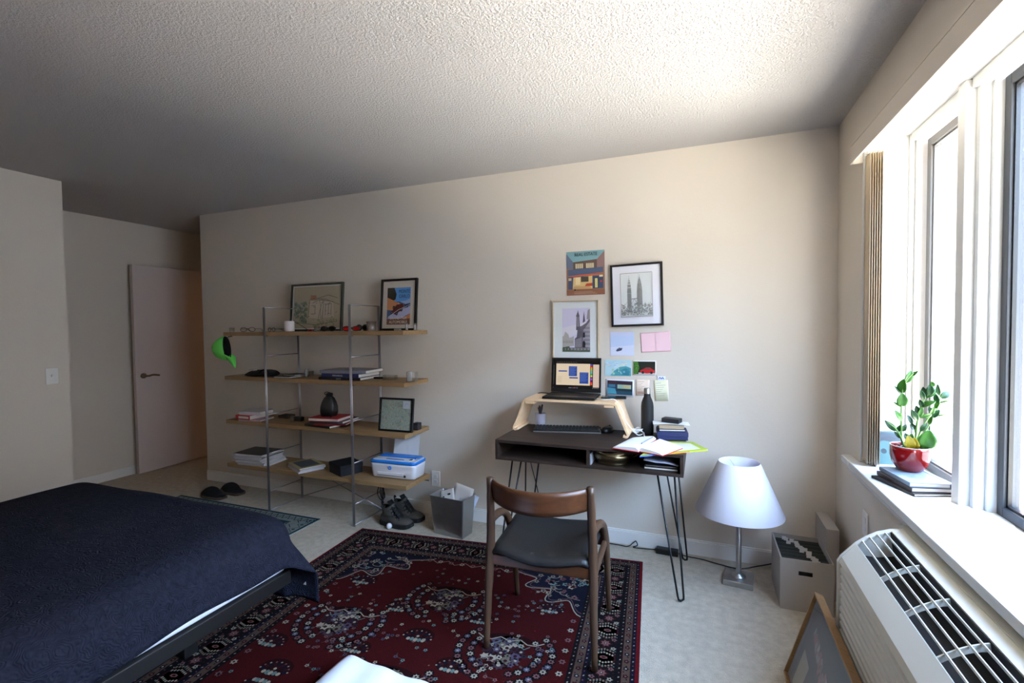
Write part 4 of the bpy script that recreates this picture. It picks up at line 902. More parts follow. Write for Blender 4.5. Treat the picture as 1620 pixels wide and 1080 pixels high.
for i in range(29):
    u = i/28; x, y = band(u, 0); e = abs(u-.5)*2; x2, y2 = band(min(1, u+.01), 0); x1, y1 = band(max(0, u-.01), 0); tx, ty = x2-x1, y2-y1; l = hypot(tx, ty); nx, ny = -ty/l, tx/l
    hb, ht = .642+.012*e*e, .742-.0*e+.006*e*e; th = .0085*(1-.2*e); r = []
    for j in range(12):
        a_ = 2*pi*j/12; zz = (hb+ht)/2+(ht-hb)/2*max(-1, min(1, 1.15*sin(a_))); tt = th*max(-1, min(1, 1.5*cos(a_))); lean = -.012*((zz-.69)/.05)
        r.append((x+nx*tt, y+ny*tt+lean*.5, zz))
    rows.append(r)
b = MB(); b.loft(rows); b.obj('backrest', 'teak', t, smooth=True)
def seatf(u, v, dz=0):
    x = (u-.5)*2; y = (v-.5)*2; w_ = .218+.006*y; X_ = x*w_; Y_ = .0+y*.200-(.030*(1-x*x) if y < 0 else -.02*(1-x*x))*abs(y)
    return X_, Y_, .450+.018*x*x-.010*(1-abs(x))+.012*y*(1 if y > 0 else .4)-.020*(max(0, abs(y)-.78)/.22)**2-.018*(max(0, abs(x)-.85)/.15)**2+dz
b = MB(); b.grid(lambda u, v: seatf(u, v), 24, 24); 
n0 = len(b.v); b.grid(lambda u, v: (seatf(u, v)[0]*.97, seatf(u, v)[1]*.97, min(seatf(u, v)[2]-.012, .422)), 24, 24)
W = 25; bd = [j for j in range(W)]+[k*W+24 for k in range(1, W)]+[24*W+j for j in range(23, -1, -1)]+[k*W for k in range(23, 0, -1)]
for k in range(len(bd)): b.f.append((bd[k], bd[(k+1) % len(bd)], n0+bd[(k+1) % len(bd)], n0+bd[k])); b.c.append((1, 1, 1))
b.obj('seat', 'leather', t, smooth=True)

# ------------------------------------------------------------------ lamp
t = thing('table_lamp', 'steel lamp with a white cone shade standing on the carpet beside the desk', 'lamp', (.19, 2.845, 0), -.12)
b = MB(); b.box((-.074, -.074, 0), (.074, .074, .030)); b.obj('base', 'chrome', t, bevel=.003)
b = MB(); b.lathe([(0, .03), (.036, .03), (.036, .036), (.016, .040), (.0135, .05), (.0135, .56), (0, .56)], n=24); b.obj('pole', 'chrome', t, smooth=True)
b = MB(); b.lathe([(.221, .386), (.222, .388), (.104, .660), (.1035, .661), (.102, .660), (.2195, .389), (.221, .386)], n=64); b.obj('lamp_shade', 'shade', t, smooth=True)
b = MB()
for k in range(3): a_ = 2*pi*k/3; b.tube([(0, 0, .60), (.103*cos(a_), .103*sin(a_), .645)], .0018, 6)
b.tube([(.012*cos(2*pi*k/12), .012*sin(2*pi*k/12), .60) for k in range(13)], .002, 6); b.obj('shade_ring', 'chrome', t)
b = MB(); b.lathe([(0, .535), (.014, .535), (.014, .57), (0, .57)], n=12); b.obj('socket', 'blackmetal', t)
b = MB(); b.lathe([(.012, .56), (.02, .575), (.026, .59), (.02, .605), (0, .61)], n=16); b.obj('bulb', 'white', t, smooth=True)

# ------------------------------------------------------------------ file box
t = thing('file_box', 'greige file box full of hanging folders in the corner', 'box', (.475, 2.80, 0), .0)
W2, D2, Hh = .113, .155, .255; w_ = .004
b = MB(); b.box((-W2, -D2, 0), (W2, D2, .004)); b.box((-W2, -D2, .004), (-W2+w_, D2, Hh)); b.box((W2-w_, -D2, .004), (W2, D2, Hh)); b.box((-W2+w_, D2-w_, .004), (W2-w_, D2, Hh))
y0, y1 = -D2, -D2+w_
hx, hz0, hz1 = .030, .178, .200
b.box((-W2+w_, y0, .004), (W2-w_, y1, hz0)); b.box((-W2+w_, y0, hz1), (W2-w_, y1, Hh)); b.box((-W2+w_, y0, hz0), (-hx-.004, y1, hz1)); b.box((hx-.004, y0, hz0), (W2-w_, y1, hz1))
b.obj('carton', 'greige', t)
b = MB(); ring = [(-hx-.004+.0, hz0), ]
for sx_ in (-1, 1):
    b.tube([(sx_*(W2-.007), -D2+.006, Hh-.006), (sx_*(W2-.007), D2-.006, Hh-.006)], .002, 6)
b.obj('hanging_rail', 'chrome', t)
rnd = random.Random(4)
for k in range(20):
    yy = -D2+.018+k*.0140; f = thing('hanging_folder', 'dark hanging folder in the greige file box', 'folder', (.475, 2.80+yy, .02), group='hanging folders in the file box')
    tl = rnd.uniform(-.03, .06)
    b = MB(); b.box((-W2+.011, -.0012, 0), (W2-.011, .0012, Hh-.035)); f.rotation_euler.x = tl*.5
    b.obj('folder_body', cmat((.20, .21, .20) if k % 3 else (.27, .28, .25), .7), f)
    x0 = (-.062, -.050, -.020, -.012, -.035, .0, -.008, .012, .002, .020, .010, .030, .022, .038, .030, .046, .04, .052, .046, .06)[19-k]-.012+rnd.uniform(-.009, .009); b = MB(); b.box((x0, -.002, Hh-.040), (x0+.020, -.0008, Hh-.022)); b.obj('tab', cmat((.86, .85, .84), .6), f)
    f['label'] = ('dark hanging folder among the row in the greige file box' if k not in (0, 19) else ('frontmost hanging folder in the greige file box, behind its hand hole' if k == 0 else 'rearmost hanging folder in the greige file box, nearest the corner'))
t = thing('box_lid', 'greige carton lid standing on end between file box and window wall', 'box lid', (.618, 2.935, 0), .0)
b = MB(); b.box((-.028, -.125, 0), (-.024, .125, .362)); b.obj('top_panel', 'greige', t)
for a_, c_ in (((-.024, -.125, 0), (.028, -.121, .362)), ((-.024, .121, 0), (.028, .125, .362)), ((-.024, -.121, .358), (.028, .121, .362)), ((-.024, -.121, 0), (.028, .121, .004))): MB().box(a_, c_).obj('lip', 'greige', t)
# ------------------------------------------------------------------ pictures on the back wall
def art_church(a):
    a.R((.86, .84, .93), 0, 0, 1, 1); a.P((.90, .88, .92), [(0, .3), (1, .5), (1, .7), (0, .55)])
    a.P((.72, .70, .68), [(0, .10), (.42, .14), (.42, .36), (.25, .32), (.22, .40), (.10, .47), (.05, .36), (0, .36)])
    for k in range(7): a.R((.55, .52, .50), .03+k*.055, .2, .05+k*.055, .26)
    a.P((.42, .40, .44), [(.45, .10), (.45, .30), (.52, .34), (.56, .56), (.72, .60), (.86, .66), (1, .78), (1, .06)])
    a.P((.62, .60, .63), [(.47, .12), (.47, .28), (.70, .34), (.70, .12)]); a.P((.68, .66, .70), [(.74, .12), (.76, .50), (1, .70), (1, .10)])
    a.P((.36, .34, .38), [(.50, .50), (.52, .80), (.50, .82), (.55, .90), (.57, .96), (.59, .90), (.63, .82), (.62, .80), (.65, .50)])
    a.P((.56, .54, .58), [(.53, .58), (.55, .80), (.59, .80), (.61, .58)])
    a.P((.34, .33, .38), [(.74, .66), (.76, .80), (.79, .93), (.81, .80), (.83, .70)]); a.P((.60, .58, .60), [(.88, .74), (.92, .95), (1, .98), (1, .74)])
    for r_ in range(5):
        for k in range(5): a.R((.30, .28, .33), .48+k*.045, .14+r_*.04, .50+k*.045, .165+r_*.04)
        for k in range(5): a.R((.33, .31, .36), .78+k*.045, .16+r_*.09, .80+k*.045, .21+r_*.09)
    a.P((.14, .13, .16), [(.74, .10), (.74, .22), (.78, .27), (.83, .22), (.83, .10)]); a.P((.14, .13, .16), [(.74, .33), (.76, .45), (.82, .44), (.82, .33)])
    a.R((.50, .50, .50), 0, 0, 1, .10); a.P((.30, .36, .28), [(.0, .0), (0, .10), (.25, .13), (.3, .05), (.6, .03), (1, .05), (1, 0)])
    for k in range(22): x = .1+.04*k; a.R(((.8, .8, .85), (.2, .2, .24), (.6, .5, .5))[k % 3], x, .04, x+.012, .085)
def art_towers(a):
    a.R((.88, .90, .90), 0, 0, 1, 1)
    for cx, s_, tp in ((.27, .80, .885), (.60, 1.0, .90)):
        for k, (hw, z0, z1, c) in enumerate(((.095, .10, .55, .62), (.088, .55, .68, .60), (.072, .68, .76, .56), (.055, .76, .82, .60), (.035, .82, .86, .55), (.015, .86, .90, .5), (.004, .90, .965, .5))):
            a.P((c, c+.01, c), [(cx-hw*s_*.95, z0), (cx+hw*s_*.95, z0), (cx+hw*s_*.85, z1*tp/.9*1.0), (cx-hw*s_*.85, z1*tp/.9)])
        for k in range(9):
            x = cx+(-.075+.0188*k)*s_; a.L((.47, .48, .48), [(x, .1), (x, .66-.014*abs(k-4))], .0035)
        for k in range(16): a.L((.50, .51, .51), [(cx-.08*s_, .2+k*.03), (cx+.08*s_, .2+k*.03)], .002)
    a.L((.45, .40, .42), [(.34, .41), (.53, .42)], .010); a.L((.5, .5, .5), [(.36, .32), (.43, .41), (.51, .32)], .005)
    rnd = random.Random(2)
    for k in range(230):
        x = rnd.random(); hgt = .42-.20*abs(sin(x*5.2+.3))+(.06 if x > .75 else 0); y = .03+rnd.random()*hgt*.85; c = rnd.uniform(.50, .78)
        a.D((c, c+.01, c), min(.97, max(.03, x)), y, rnd.uniform(.012, .032), n=6)
    for k in range(46): x, y = rnd.uniform(.03, .95), rnd.uniform(.02, .3); a.L((.34, .35, .35), [(x, y), (min(.98, x+rnd.uniform(-.05, .05)), y+rnd.uniform(.02, .07))], .003)
    a.R((.80, .80, .80), 0, 0, 1, .035); a.L((.45, .45, .45), [(.45, .02), (.95, .03)], .004)
    for q in ([(0, 0), (0, 1)], [(0, 1), (1, 1)], [(1, 0), (1, 1)], [(0, 0), (1, 0)]): a.L((.52, .44, .38), q, .006)
t = framed('framed_drawing', 'black framed pencil drawing of twin towers, highest framed picture over the desk', 'framed picture', .318, .392, .013, .02, 'black', (.66, .745), art_towers, (-.374, YB-.0215, 1.400), roll=-.022, mat_col=(.93, .93, .96))
t = framed('framed_photograph', 'thin gold framed photograph of a spired building behind the laptop', 'framed picture', .308, .386, .007, .02, cmat((.76, .68, .55), .3), (.63, .77, .02, .0), art_church, (-.772, YB-.0215, 1.186), mat_col=(.90, .92, .92))
def card(name, label, cat, cx, z0, w_, h_, fn, roll=0, m='ink', yoff=0, border=None, curl=.004, group=None):
    b = MB(); b.grid(lambda u, v: ((u-.5)*w_, -.0008, v*h_), 8, 1)
    o = b.obj(name, cmat(border or (.92, .92, .92), .6), None, solid=.0006, smooth=True); o.location = (cx, YB-.0012-yoff, z0); o.rotation_euler.y = roll
    if fn:
        a = Art(w_, h_); fn(a)
        a.m.v = [(p[0], p[1]-.0010, p[2]) for p in a.m.v]
        a.m.obj('print', 'ink', o)
    return tag(o, label, cat, group)
def art_estate(a):
    a.R((.62, .44, .34), 0, 0, 1, 1); a.P((.50, .66, .68), [(0, 1), (.0, .96), (.18, .76), (.80, .80), (1, .98), (1, 1)])
    a.P((.40, .44, .52), [(0, .96), (.18, .76), (.20, .60), (0, .62)]); a.P((.56, .44, .42), [(1, .98), (.80, .80), (.80, .58), (1, .60)])
    a.P((.40, .32, .28), [(.18, .76), (.80, .80), (.80, .58), (.18, .58)])
    for x0 in (.24, .52):
        a.R((.80, .74, .60), x0, .61, x0+.20, .72)
        for k in range(1, 4): a.R((.42, .32, .26), x0+k*.05-.006, .61, x0+k*.05+.004, .72)
    a.P((.33, .38, .48), [(.04, .59), (.96, .62), (.96, .50), (.04, .45)]); a.P((.84, .30, .18), [(.10, .445), (.88, .485), (.88, .465), (.10, .42)])
    a.R((.28, .32, .42), .04, .14, .96, .43); a.P((.86, .74, .50), [(.16, .14), (.18, .41), (.68, .43), (.68, .14)])
    a.R((.30, .26, .20), .38, .30, .58, .42); a.R((.92, .84, .64), .24, .24, .36, .40); a.P((.72, .26, .16), [(.48, .20), (.52, .26), (.68, .27), (.68, .20)]); a.P((.78, .62, .42), [(.16, .14), (.68, .14), (.60, .20), (.2, .21)])
    a.R((.20, .24, .32), .72, .15, .84, .40); a.R((.86, .80, .52), .745, .16, .815, .37); a.R((.90, .84, .66), .86, .40, .95, .44); a.R((.80, .72, .56), .05, .34, .13, .40)
    a.R((.80, .25, .25), .88, .28, .93, .32); a.R((.58, .38, .28), 0, 0, 1, .12); a.D((.15, .13, .13), .22, .125, .022, n=8)
    for k in range(3): a.R((.78, .66, .58), .2, .03+k*.025, .8-.06*k, .036+k*.025)
o = card('magazine_cover', 'torn magazine cover headed REAL ESTATE taped highest on the wall', 'magazine page', -.703, 1.607, .252, .286, art_estate, roll=-.006, curl=.010)
lettering('REAL ESTATE', .030, cmat((.12, .20, .22), .6), o, (.004, -.0045, .254), sx=.86, extr=.0001)
def art_snow(a):
    a.R((.76, .82, .93), 0, 0, 1, 1); a.P((.84, .86, .94), [(0, 0), (1, 0), (1, .45), (0, .35)]); a.R((.80, .82, .92), 0, .85, 1, 1)
    a.P((.25, .28, .38), [(.24, .20), (.30, .30), (.40, .28), (.52, .34), (.48, .22), (.30, .17)]); a.D((.2, .2, .3), .38, .31, .035, n=6); a.D((.2, .2, .3), .44, .30, .03, n=6)
card('postcard', 'pale blue square postcard with a tiny dark boat below the towers drawing', 'postcard', -.4705, 1.214, .149, .150, art_snow)
card('paper_sheet', 'creased pink tissue sheet on the wall right of the pale blue postcard', 'paper', -.262, 1.240, .178, .122, lambda a: (a.R((.95, .80, .83), .02, .03, .98, .97), a.L((.88, .70, .74), [(.5, .03), (.5, .97)], .006), a.L((.93, .72, .76), [(.02, .05), (.97, .05)], .008)), roll=-.06, border=(.93, .74, .78), curl=.008)
def art_sea(a):
    a.R((.72, .85, .88), 0, 0, 1, 1); rnd = random.Random(6)
    for k in range(26): x = rnd.uniform(.08, .9); a.D(rnd.choice([(.80, .88, .92), (.86, .86, .78), (.70, .80, .88)]), x, rnd.uniform(.5, .85), rnd.uniform(.04, .08), .05)
    a.P((.30, .62, .66), [(.2, .02), (.35, .3), (.55, .55), (.8, .62), (.99, .5), (.99, .02)]); a.P((.20, .50, .58), [(.55, .1), (.65, .4), (.8, .5), (.95, .3), (.9, .05)])
    for k in range(16): a.D(rnd.choice([(.45, .72, .76), (.25, .55, .62), (.66, .80, .70)]), rnd.uniform(.3, .9), rnd.uniform(.08, .45), rnd.uniform(.02, .05))
card('postcard', 'teal and pale blue watercolour seascape card left of the red car photo', 'postcard', -.497, 1.083, .166, .104, art_sea, border=(.84, .88, .86))
def art_car(a):
    a.R((.06, .10, .05), .04, .08, .96, .94); a.P((.25, .45, .15), [(.04, .08), (.04, .94), (.22, .94), (.30, .5), (.2, .08)]); a.R((.75, .73, .72), .25, .08, .96, .20)
    rnd = random.Random(8)
    for k in range(25): a.D(rnd.choice([(.30, .52, .18), (.18, .34, .12), (.4, .6, .25)]), rnd.uniform(.07, .26), rnd.uniform(.3, .9), .025, n=6)
    a.P((.72, .05, .06), [(.32, .20), (.33, .34), (.46, .42), (.58, .54), (.74, .54), (.84, .42), (.94, .36), (.93, .18), (.6, .14)]); a.P((.35, .25, .28), [(.50, .42), (.60, .51), (.72, .51), (.78, .42)])
    for x in (.44, .80): a.D((.05, .05, .06), x, .20, .06, n=10)
    a.R((.8, .3, .3), .86, .26, .93, .30)
card('photo_card', 'photo card of a red sports car before dark trees', 'photo', -.334, 1.091, .144, .093, art_car, border=(.93, .93, .93))
def art_diner(a):   # plain night-street stand-in
    a.R((.12, .20, .32), .06, .10, .95, .92); a.P((.30, .60, .68), [(.06, .12), (.06, .5), (.34, .46), (.40, .14)]); a.R((.20, .12, .18), .06, .72, .95, .90)
    a.R((.62, .74, .66), .42, .46, .90, .70); a.R((.75, .72, .52), .62, .50, .88, .68); a.P((.08, .18, .22), [(.38, .34), (.95, .30), (.95, .44), (.42, .46)]); a.R((.10, .30, .38), .40, .12, .95, .30); a.R((.25, .45, .55), .10, .52, .34, .70)
    for k in range(4): a.R((.35, .15, .18), .12+k*.07, .76, .16+k*.07, .86)
card('postcard', 'postcard of a dark blue night street with a lit window, lowest left on the wall', 'postcard', -.488, .953, .178, .108, art_diner, roll=.02, border=(.90, .91, .95))
card('receipt', 'small cream printed ticket between the night street card and the yellow note', 'ticket', -.344, .964, .084, .10, lambda a: ([a.R((.62, .50, .46), .12, .86-.1*k, .12+(.75 if k == 7 else .5-.1*(k % 3)), .88-.1*k) for k in range(8)], a.R((.70, .50, .45), .12, .14, .9, .2)), border=(.93, .86, .79))
card('sticky_note', 'blue-marked white slip peeking above the pale yellow note', 'note', -.232, 1.055, .05, .034, lambda a: (a.L((.25, .4, .75), [(.2, .5), (.35, .8), (.5, .5), (.65, .8), (.8, .5)], .05),), border=(.88, .90, .95))
card('note_sheet', 'pale yellow handwritten note sheet, lowest right on the wall', 'note', -.228, .935, .083, .130, lambda a: [a.L((.60, .62, .60), [(.12, .85-.1*k), (.5+.1*((k*3) % 4), .86-.1*k)], .012) for k in range(7)], roll=-.05, border=(.92, .92, .80), yoff=.001)

# ------------------------------------------------------------------ rugs
def stroke(b, pts, wd, z, col):
    n = len(pts)
    for p, q in zip(pts[:-1], pts[1:]):
        dx, dy = q[0]-p[0], q[1]-p[1]; l = hypot(dx, dy) or 1; ex, ey = -dy/l*wd/2, dx/l*wd/2
        b.add([(p[0]+ex, p[1]+ey, z), (q[0]+ex, q[1]+ey, z), (q[0]-ex, q[1]-ey, z), (p[0]-ex, p[1]-ey, z)], [(0, 1, 2, 3)], col)
def rug(name, label, corners, W_, L_m, paint, base, th=.007, dim=.76):
    TL, TR, BR, BL_ = corners
    b = MB(); paint(b, W_, L_m)
    def mp(p):
        u, v = p[0]/W_, p[1]/L_m
        x = TL[0]*(1-u)*(1-v)+TR[0]*u*(1-v)+BR[0]*u*v+BL_[0]*(1-u)*v; y = TL[1]*(1-u)*(1-v)+TR[1]*u*(1-v)+BR[1]*u*v+BL_[1]*(1-u)*v
        return (x, y, th+p[2])
    b.v = [mp(p) for p in b.v]; fs = []
    for f in b.f:   # all pile faces look up
        P_ = [b.v[i] for i in f]; ar = sum(P_[i][0]*P_[(i+1) % len(P_)][1]-P_[(i+1) % len(P_)][0]*P_[i][1] for i in range(len(P_)))
        fs.append(f if ar > 0 else f[::-1])
    b.f = fs; b.keep = True; b.c = [tuple(x*dim for x in c_) for c_ in b.c]
    cs = [TL, BL_, BR, TR]
    b.add([(x, y, z) for z in (0, th) for x, y in cs], [(3, 2, 1, 0), (4, 5, 6, 7), (0, 1, 5, 4), (1, 2, 6, 5), (2, 3, 7, 6), (3, 0, 4, 7)], base)
    o = b.obj(name, 'wool'); return tag(o, label, 'rug')
CRM, PNK, NVY, DRK, REDF, BGE, TEAL, MAR = (.70, .64, .56), (.50, .33, .32), (.06, .06, .13), (.045, .03, .045), (.255, .02, .027), (.36, .28, .23), (.42, .52, .50), (.20, .05, .07)
LZ = .00012
def flower(b, u, v, r, c1, c2, lv=4, n=6):
    b.add([(u+r*(1+.28*cos(n*a_))*cos(a_), v+r*(1+.28*cos(n*a_))*sin(a_), LZ*lv) for a_ in [2*pi*k/(n*3) for k in range(n*3)]], [tuple(range(n*3))], c1)
    b.add([(u+r*.42*cos(2*pi*k/6), v+r*.42*sin(2*pi*k/6), LZ*(lv+1)) for k in range(6)], [tuple(range(6))], c2)
def dot(b, u, v, r, c, lv=4, n=5, ry=None, a0=0):
    ry = ry or r; b.add([(u+r*cos(2*pi*k/n)*cos(a0)-ry*sin(2*pi*k/n)*sin(a0), v+r*cos(2*pi*k/n)*sin(a0)+ry*sin(2*pi*k/n)*cos(a0), LZ*lv) for k in range(n)], [tuple(range(n))], c)
def persian(b, W_, L_m):
    rnd = random.Random(21)
    def band(d0, d1, c, lv):
        b.add([(d0, d0, LZ*lv), (W_-d0, d0, LZ*lv), (W_-d0, L_m-d0, LZ*lv), (d0, L_m-d0, LZ*lv), (d1, d1, LZ*lv), (W_-d1, d1, LZ*lv), (W_-d1, L_m-d1, LZ*lv), (d1, L_m-d1, LZ*lv)], [(0, 1, 5, 4), (1, 2, 6, 5), (2, 3, 7, 6), (3, 0, 4, 7)], c)
    def along(d, step, fn):
        for (x0, y0, x1, y1) in ((d, d, W_-d, d), (W_-d, d, W_-d, L_m-d), (W_-d, L_m-d, d, L_m-d), (d, L_m-d, d, d)):
            l = hypot(x1-x0, y1-y0); n = max(1, round(l/step)); ang = atan2(y1-y0, x1-x0)
            for k in range(n): fn(x0+(x1-x0)*k/n, y0+(y1-y0)*k/n, k, ang)
    B = [0, .016, .034, .068, .086, .200, .216, .252, .274]
    band(0, B[1], (.42, .04, .07), 1); band(B[1], B[2], NVY, 1); band(B[2], B[3], BGE, 1); band(B[3], B[4], DRK, 1); band(B[4], B[5], DRK, 1); band(B[5], B[6], NVY, 1); band(B[6], B[7], BGE, 1); band(B[7], B[8], DRK, 1)
    f = B[8]; b.add([(f, f, LZ), (W_-f, f, LZ), (W_-f, L_m-f, LZ), (f, L_m-f, LZ)], [(0, 1, 2, 3)], REDF)
    for d in (B[2], B[3], B[6], B[7]): band(d-.0015, d+.0015, MAR, 2)
    for d in ((B[1]+B[2])/2, (B[5]+B[6])/2, (B[3]+B[4])/2, (B[7]+B[8])/2): along(d, .026, lambda x, y, k, a: dot(b, x, y, .0055 if k % 2 else .0035, CRM if k % 2 else PNK, 3, 4, .0032, a+.6))
    for d in ((B[2]+B[3])/2, (B[6]+B[7])/2):
        along(d, .044, lambda x, y, k, a: flower(b, x, y, .0105, (NVY, MAR)[k % 2], (CRM, PNK)[k % 2], 3, 5))
        along(d+.001, .022, lambda x, y, k, a: dot(b, x+.008*sin(k*2.1), y+.008*cos(k*2.1), .004, (DRK, NVY, REDF)[k % 3], 2, 5) if k % 2 else None)
    dm = (B[4]+B[5])/2
    def mainm(x, y, k, a):
        ca, sa = cos(a), sin(a); P_ = lambda s_, t_: (x+s_*ca-t_*sa, y+s_*sa+t_*ca)
        if k % 2 == 0:
            for rr2, cc in ((.050, MAR), (.042, DRK)): dot(b, x, y, rr2*1.25, cc, 2+(rr2 < .04), 12, rr2, a)
            for s_ in (-1, 1):
                for j in range(7):
                    q = P_(s_*(.020+.004*(3-abs(j-3))), (j-3)*.0115); dot(b, *q, .0065, CRM, 5, 5, .0045, a)
                for j in range(7):
                    q = P_(s_*(.040+.006*(3-abs(j-3))*.8), (j-3)*.012); dot(b, *q, .006, (.55, .50, .42), 5, 5, .0045, a)
            dot(b, *P_(0, 0), .010, PNK, 5, 6, .018, a); dot(b, *P_(0, 0), .005, REDF, 6, 6, .009, a)
        else:
            flower(b, x, y, .026, MAR, NVY, 3, 7); flower(b, x, y, .017, PNK, NVY, 5, 7); dot(b, x, y, .004, CRM, 8)
            for s_ in (-1, 1):
                for t_ in (-1, 1): flower(b, *P_(s_*.030, t_*.034), .010, (CRM, PNK)[(s_*t_) > 0], NVY, 3, 5)
                for j in range(5): q = P_(s_*(.036+.010*j*.5), .012*(j-2)); dot(b, *q, .0032, TEAL, 3)
    along(dm, .092, mainm)
    for e in (-.044, .044):
        along(dm+e, .019, lambda x, y, k, a: dot(b, x, y, .004, (PNK, CRM, REDF, TEAL, MAR)[(k*7) % 5], 4, 5, .0025, k*1.3))
    # corner pieces
    for sx_, sy_ in ((0, 0), (1, 0), (0, 1), (1, 1)):
        M_ = lambda u, v: ((W_-f-u) if sx_ else (f+u), (L_m-f-v) if sy_ else (f+v))
        ed = []
        for k in range(33):
            a_ = pi/2*k/32; R_ = .30+.040*cos(a_*12)+.05*sin(2*a_)*-1; ed.append((R_*1.25*cos(a_), R_*1.05*sin(a_)))
        pts = [M_(0, 0)]+[M_(*p) for p in ed]; b.add([(p[0], p[1], LZ*2) for p in pts], [tuple([0, i, i+1]) for i in range(1, len(pts)-1)], NVY)
        stroke(b, [M_(*p) for p in ed], .006, LZ*4, CRM); stroke(b, [M_(p[0]*.93, p[1]*.93) for p in ed], .003, LZ*4, PNK)
        for k in range(34):
            a_ = rnd.uniform(.05, 1.5); R_ = rnd.uniform(.03, .27); u, v = M_(R_*1.2*cos(a_), R_*sin(a_)); flower(b, u, v, rnd.uniform(.009, .019), rnd.choice((CRM, PNK, TEAL, (.55, .50, .44))), rnd.choice((NVY, MAR)), 4, 5)
        for k in range(8):
            a_ = .1+k*.19; c0 = M_(.2*cos(a_), .2*sin(a_)); stroke(b, [(c0[0]+.035*cos(t_), c0[1]+.022*sin(t_)) for t_ in [a_+j*.5 for j in range(6)]], .003, LZ*3, CRM)
    # field edge scallops
    for yy, sg in ((f, 1), (L_m-f, -1)):
        stroke(b, [(f+.35+k*(W_-2*f-.7)/24, yy+sg*(.03+.018*cos(k*pi/2))) for k in range(25)], .003, LZ*4, CRM)
        for k in range(9): flower(b, f+.40+k*(W_-2*f-.8)/8, yy+sg*.03, .014, (PNK, CRM)[k % 2], NVY, 4)
    for xx, sg in ((f, 1), (W_-f, -1)):
        for k in range(20): flower(b, xx+sg*.028, f+.4+k*(L_m-2*f-.8)/19, .013, (PNK, CRM)[k % 2], NVY, 4)
    def vine(u, v, a0, n_=5, s_=1):
        p = [(u+s_*.018*j*cos(a0)+.012*s_*sin(j*1.7)*-sin(a0), v+s_*.018*j*sin(a0)+.012*s_*sin(j*1.7)*cos(a0)) for j in range(n_)]
        stroke(b, p, .0035*s_, LZ*3, rnd.choice((DRK, MAR, (.30, .24, .22))))
        for q in p[1::2]: flower(b, q[0], q[1], .0085*s_, rnd.choice((CRM, PNK, (.34, .28, .34), TEAL)), NVY, 4, 5)
    for k in range(210): vine(rnd.uniform(f+.04, W_-f-.06), rnd.uniform(f+.04, L_m-f-.06), rnd.random()*6.28)
    def palm(u, v, s_, up=1):
        dot(b, u, v-up*.03*s_, .085*s_, (.15, .012, .02), 2, 12, .06*s_)
        for k in range(9):
            a_ = pi*(k+.5)/9; dot(b, u+.055*s_*cos(a_)*1.1, v-up*.05*s_*sin(a_), .014*s_, (NVY, MAR)[k % 2], 3, 8, .009*s_, -up*a_); dot(b, u+.070*s_*cos(a_)*1.1, v-up*.064*s_*sin(a_), .0055*s_, (CRM, PNK)[k % 2], 4, 5)
        for k in range(5): dot(b, u+(k-2)*.020*s_, v+up*.008*s_, .011*s_, CRM if k % 2 == 0 else TEAL, 5, 6, .018*s_*(1-.15*abs(k-2)))
        flower(b, u, v-up*.02*s_, .020*s_, MAR, CRM, 5)
    def bouquet(u, v, s_, up=1):
        dot(b, u, v, .085*s_, (.14, .012, .02), 2, 14, .11*s_); dot(b, u, v-up*.09*s_, .10*s_, (.14, .012, .02), 2, 12, .03*s_)
        for k in range(26):
            a_ = k*2.4; r_ = .019*s_*(k**.5); flower(b, u+r_*cos(a_), v+r_*sin(a_)*.9, (.013+.004*(k % 3))*s_, ((.34, .30, .38), (.20, .12, .16), CRM, (.45, .42, .36))[k % 4], (NVY, CRM, MAR)[k % 3], 3+(k % 2)*2)
        for sg in (-1, 1):
            stroke(b, [(u+sg*(.01+.035*j)*s_, v-up*(.075+.016*sin(j*1.9))*s_) for j in range(5)], .0055*s_, LZ*7, CRM)
            stroke(b, [(u+sg*(.03+.022*j)*s_, v-up*(.052+.02*cos(j*1.6))*s_) for j in range(4)], .004*s_, LZ*7, TEAL)
            for j in range(3): dot(b, u+sg*(.05+.02*j)*s_, v+up*(.05+.012*j)*s_, .010*s_, (.36, .30, .30), 4, 6, .006*s_, sg*.7)
        flower(b, u, v-up*.07*s_, .024*s_, (.30, .26, .34), CRM, 6, 7); flower(b, u, v+up*.085*s_, .024*s_, (.28, .20, .24), CRM, 5, 8)
    def garland(u, v, s_=1, up=1):
        bouquet(u, v, s_, up)
        for R_, n in ((.185, 11), (.135, 8)):
            for sg in (0, pi):
                for k in range(n):
                    a_ = sg+(-.95+1.9*k/(n-1))+up*.25*(1 if sg == 0 else -1); q = (u+R_*s_*cos(a_)*1.08, v+R_*s_*sin(a_)*.98)
                    dot(b, *q, .021*s_, DRK, 2, 8); flower(b, *q, .0125*s_, (CRM, PNK, (.40, .38, .46))[k % 3], NVY if k % 3 < 2 else CRM, 3, 7)
    cu = W_/2; rows_ = [(cu, .66, 1), (cu-.40, .96, 1), (cu+.40, .96, 1), (cu, 1.28, 1)]
    for u, v, up in rows_: garland(u, v, 1, up)
    for u, v, up in rows_[:3]: garland(u, L_m-v, 1, -1)
    for u, v in ((cu, .98), (cu-.2, .80), (cu+.22, .79), (cu-.52, .62), (cu+.52, .62), (cu-.22, 1.12), (cu+.22, 1.12), (cu+.60, 1.18), (cu-.60, 1.18), (cu-.45, 1.32), (cu+.45, 1.32)):
        palm(u, v, .78+.15*((u*7) % 1), 1); palm(u, L_m-v, .8, -1)
    for k in range(150):
        u, v = rnd.uniform(f+.05, W_-f-.05), rnd.uniform(f+.05, L_m-f-.05); dot(b, u, v, .004, rnd.choice(((.50, .12, .12), MAR, (.30, .03, .04), (.5, .44, .38))), 2, 5)
RT = ((-2.208, 2.684), (-.322, 2.872), (-.066, .181), (-2.080, -.02))
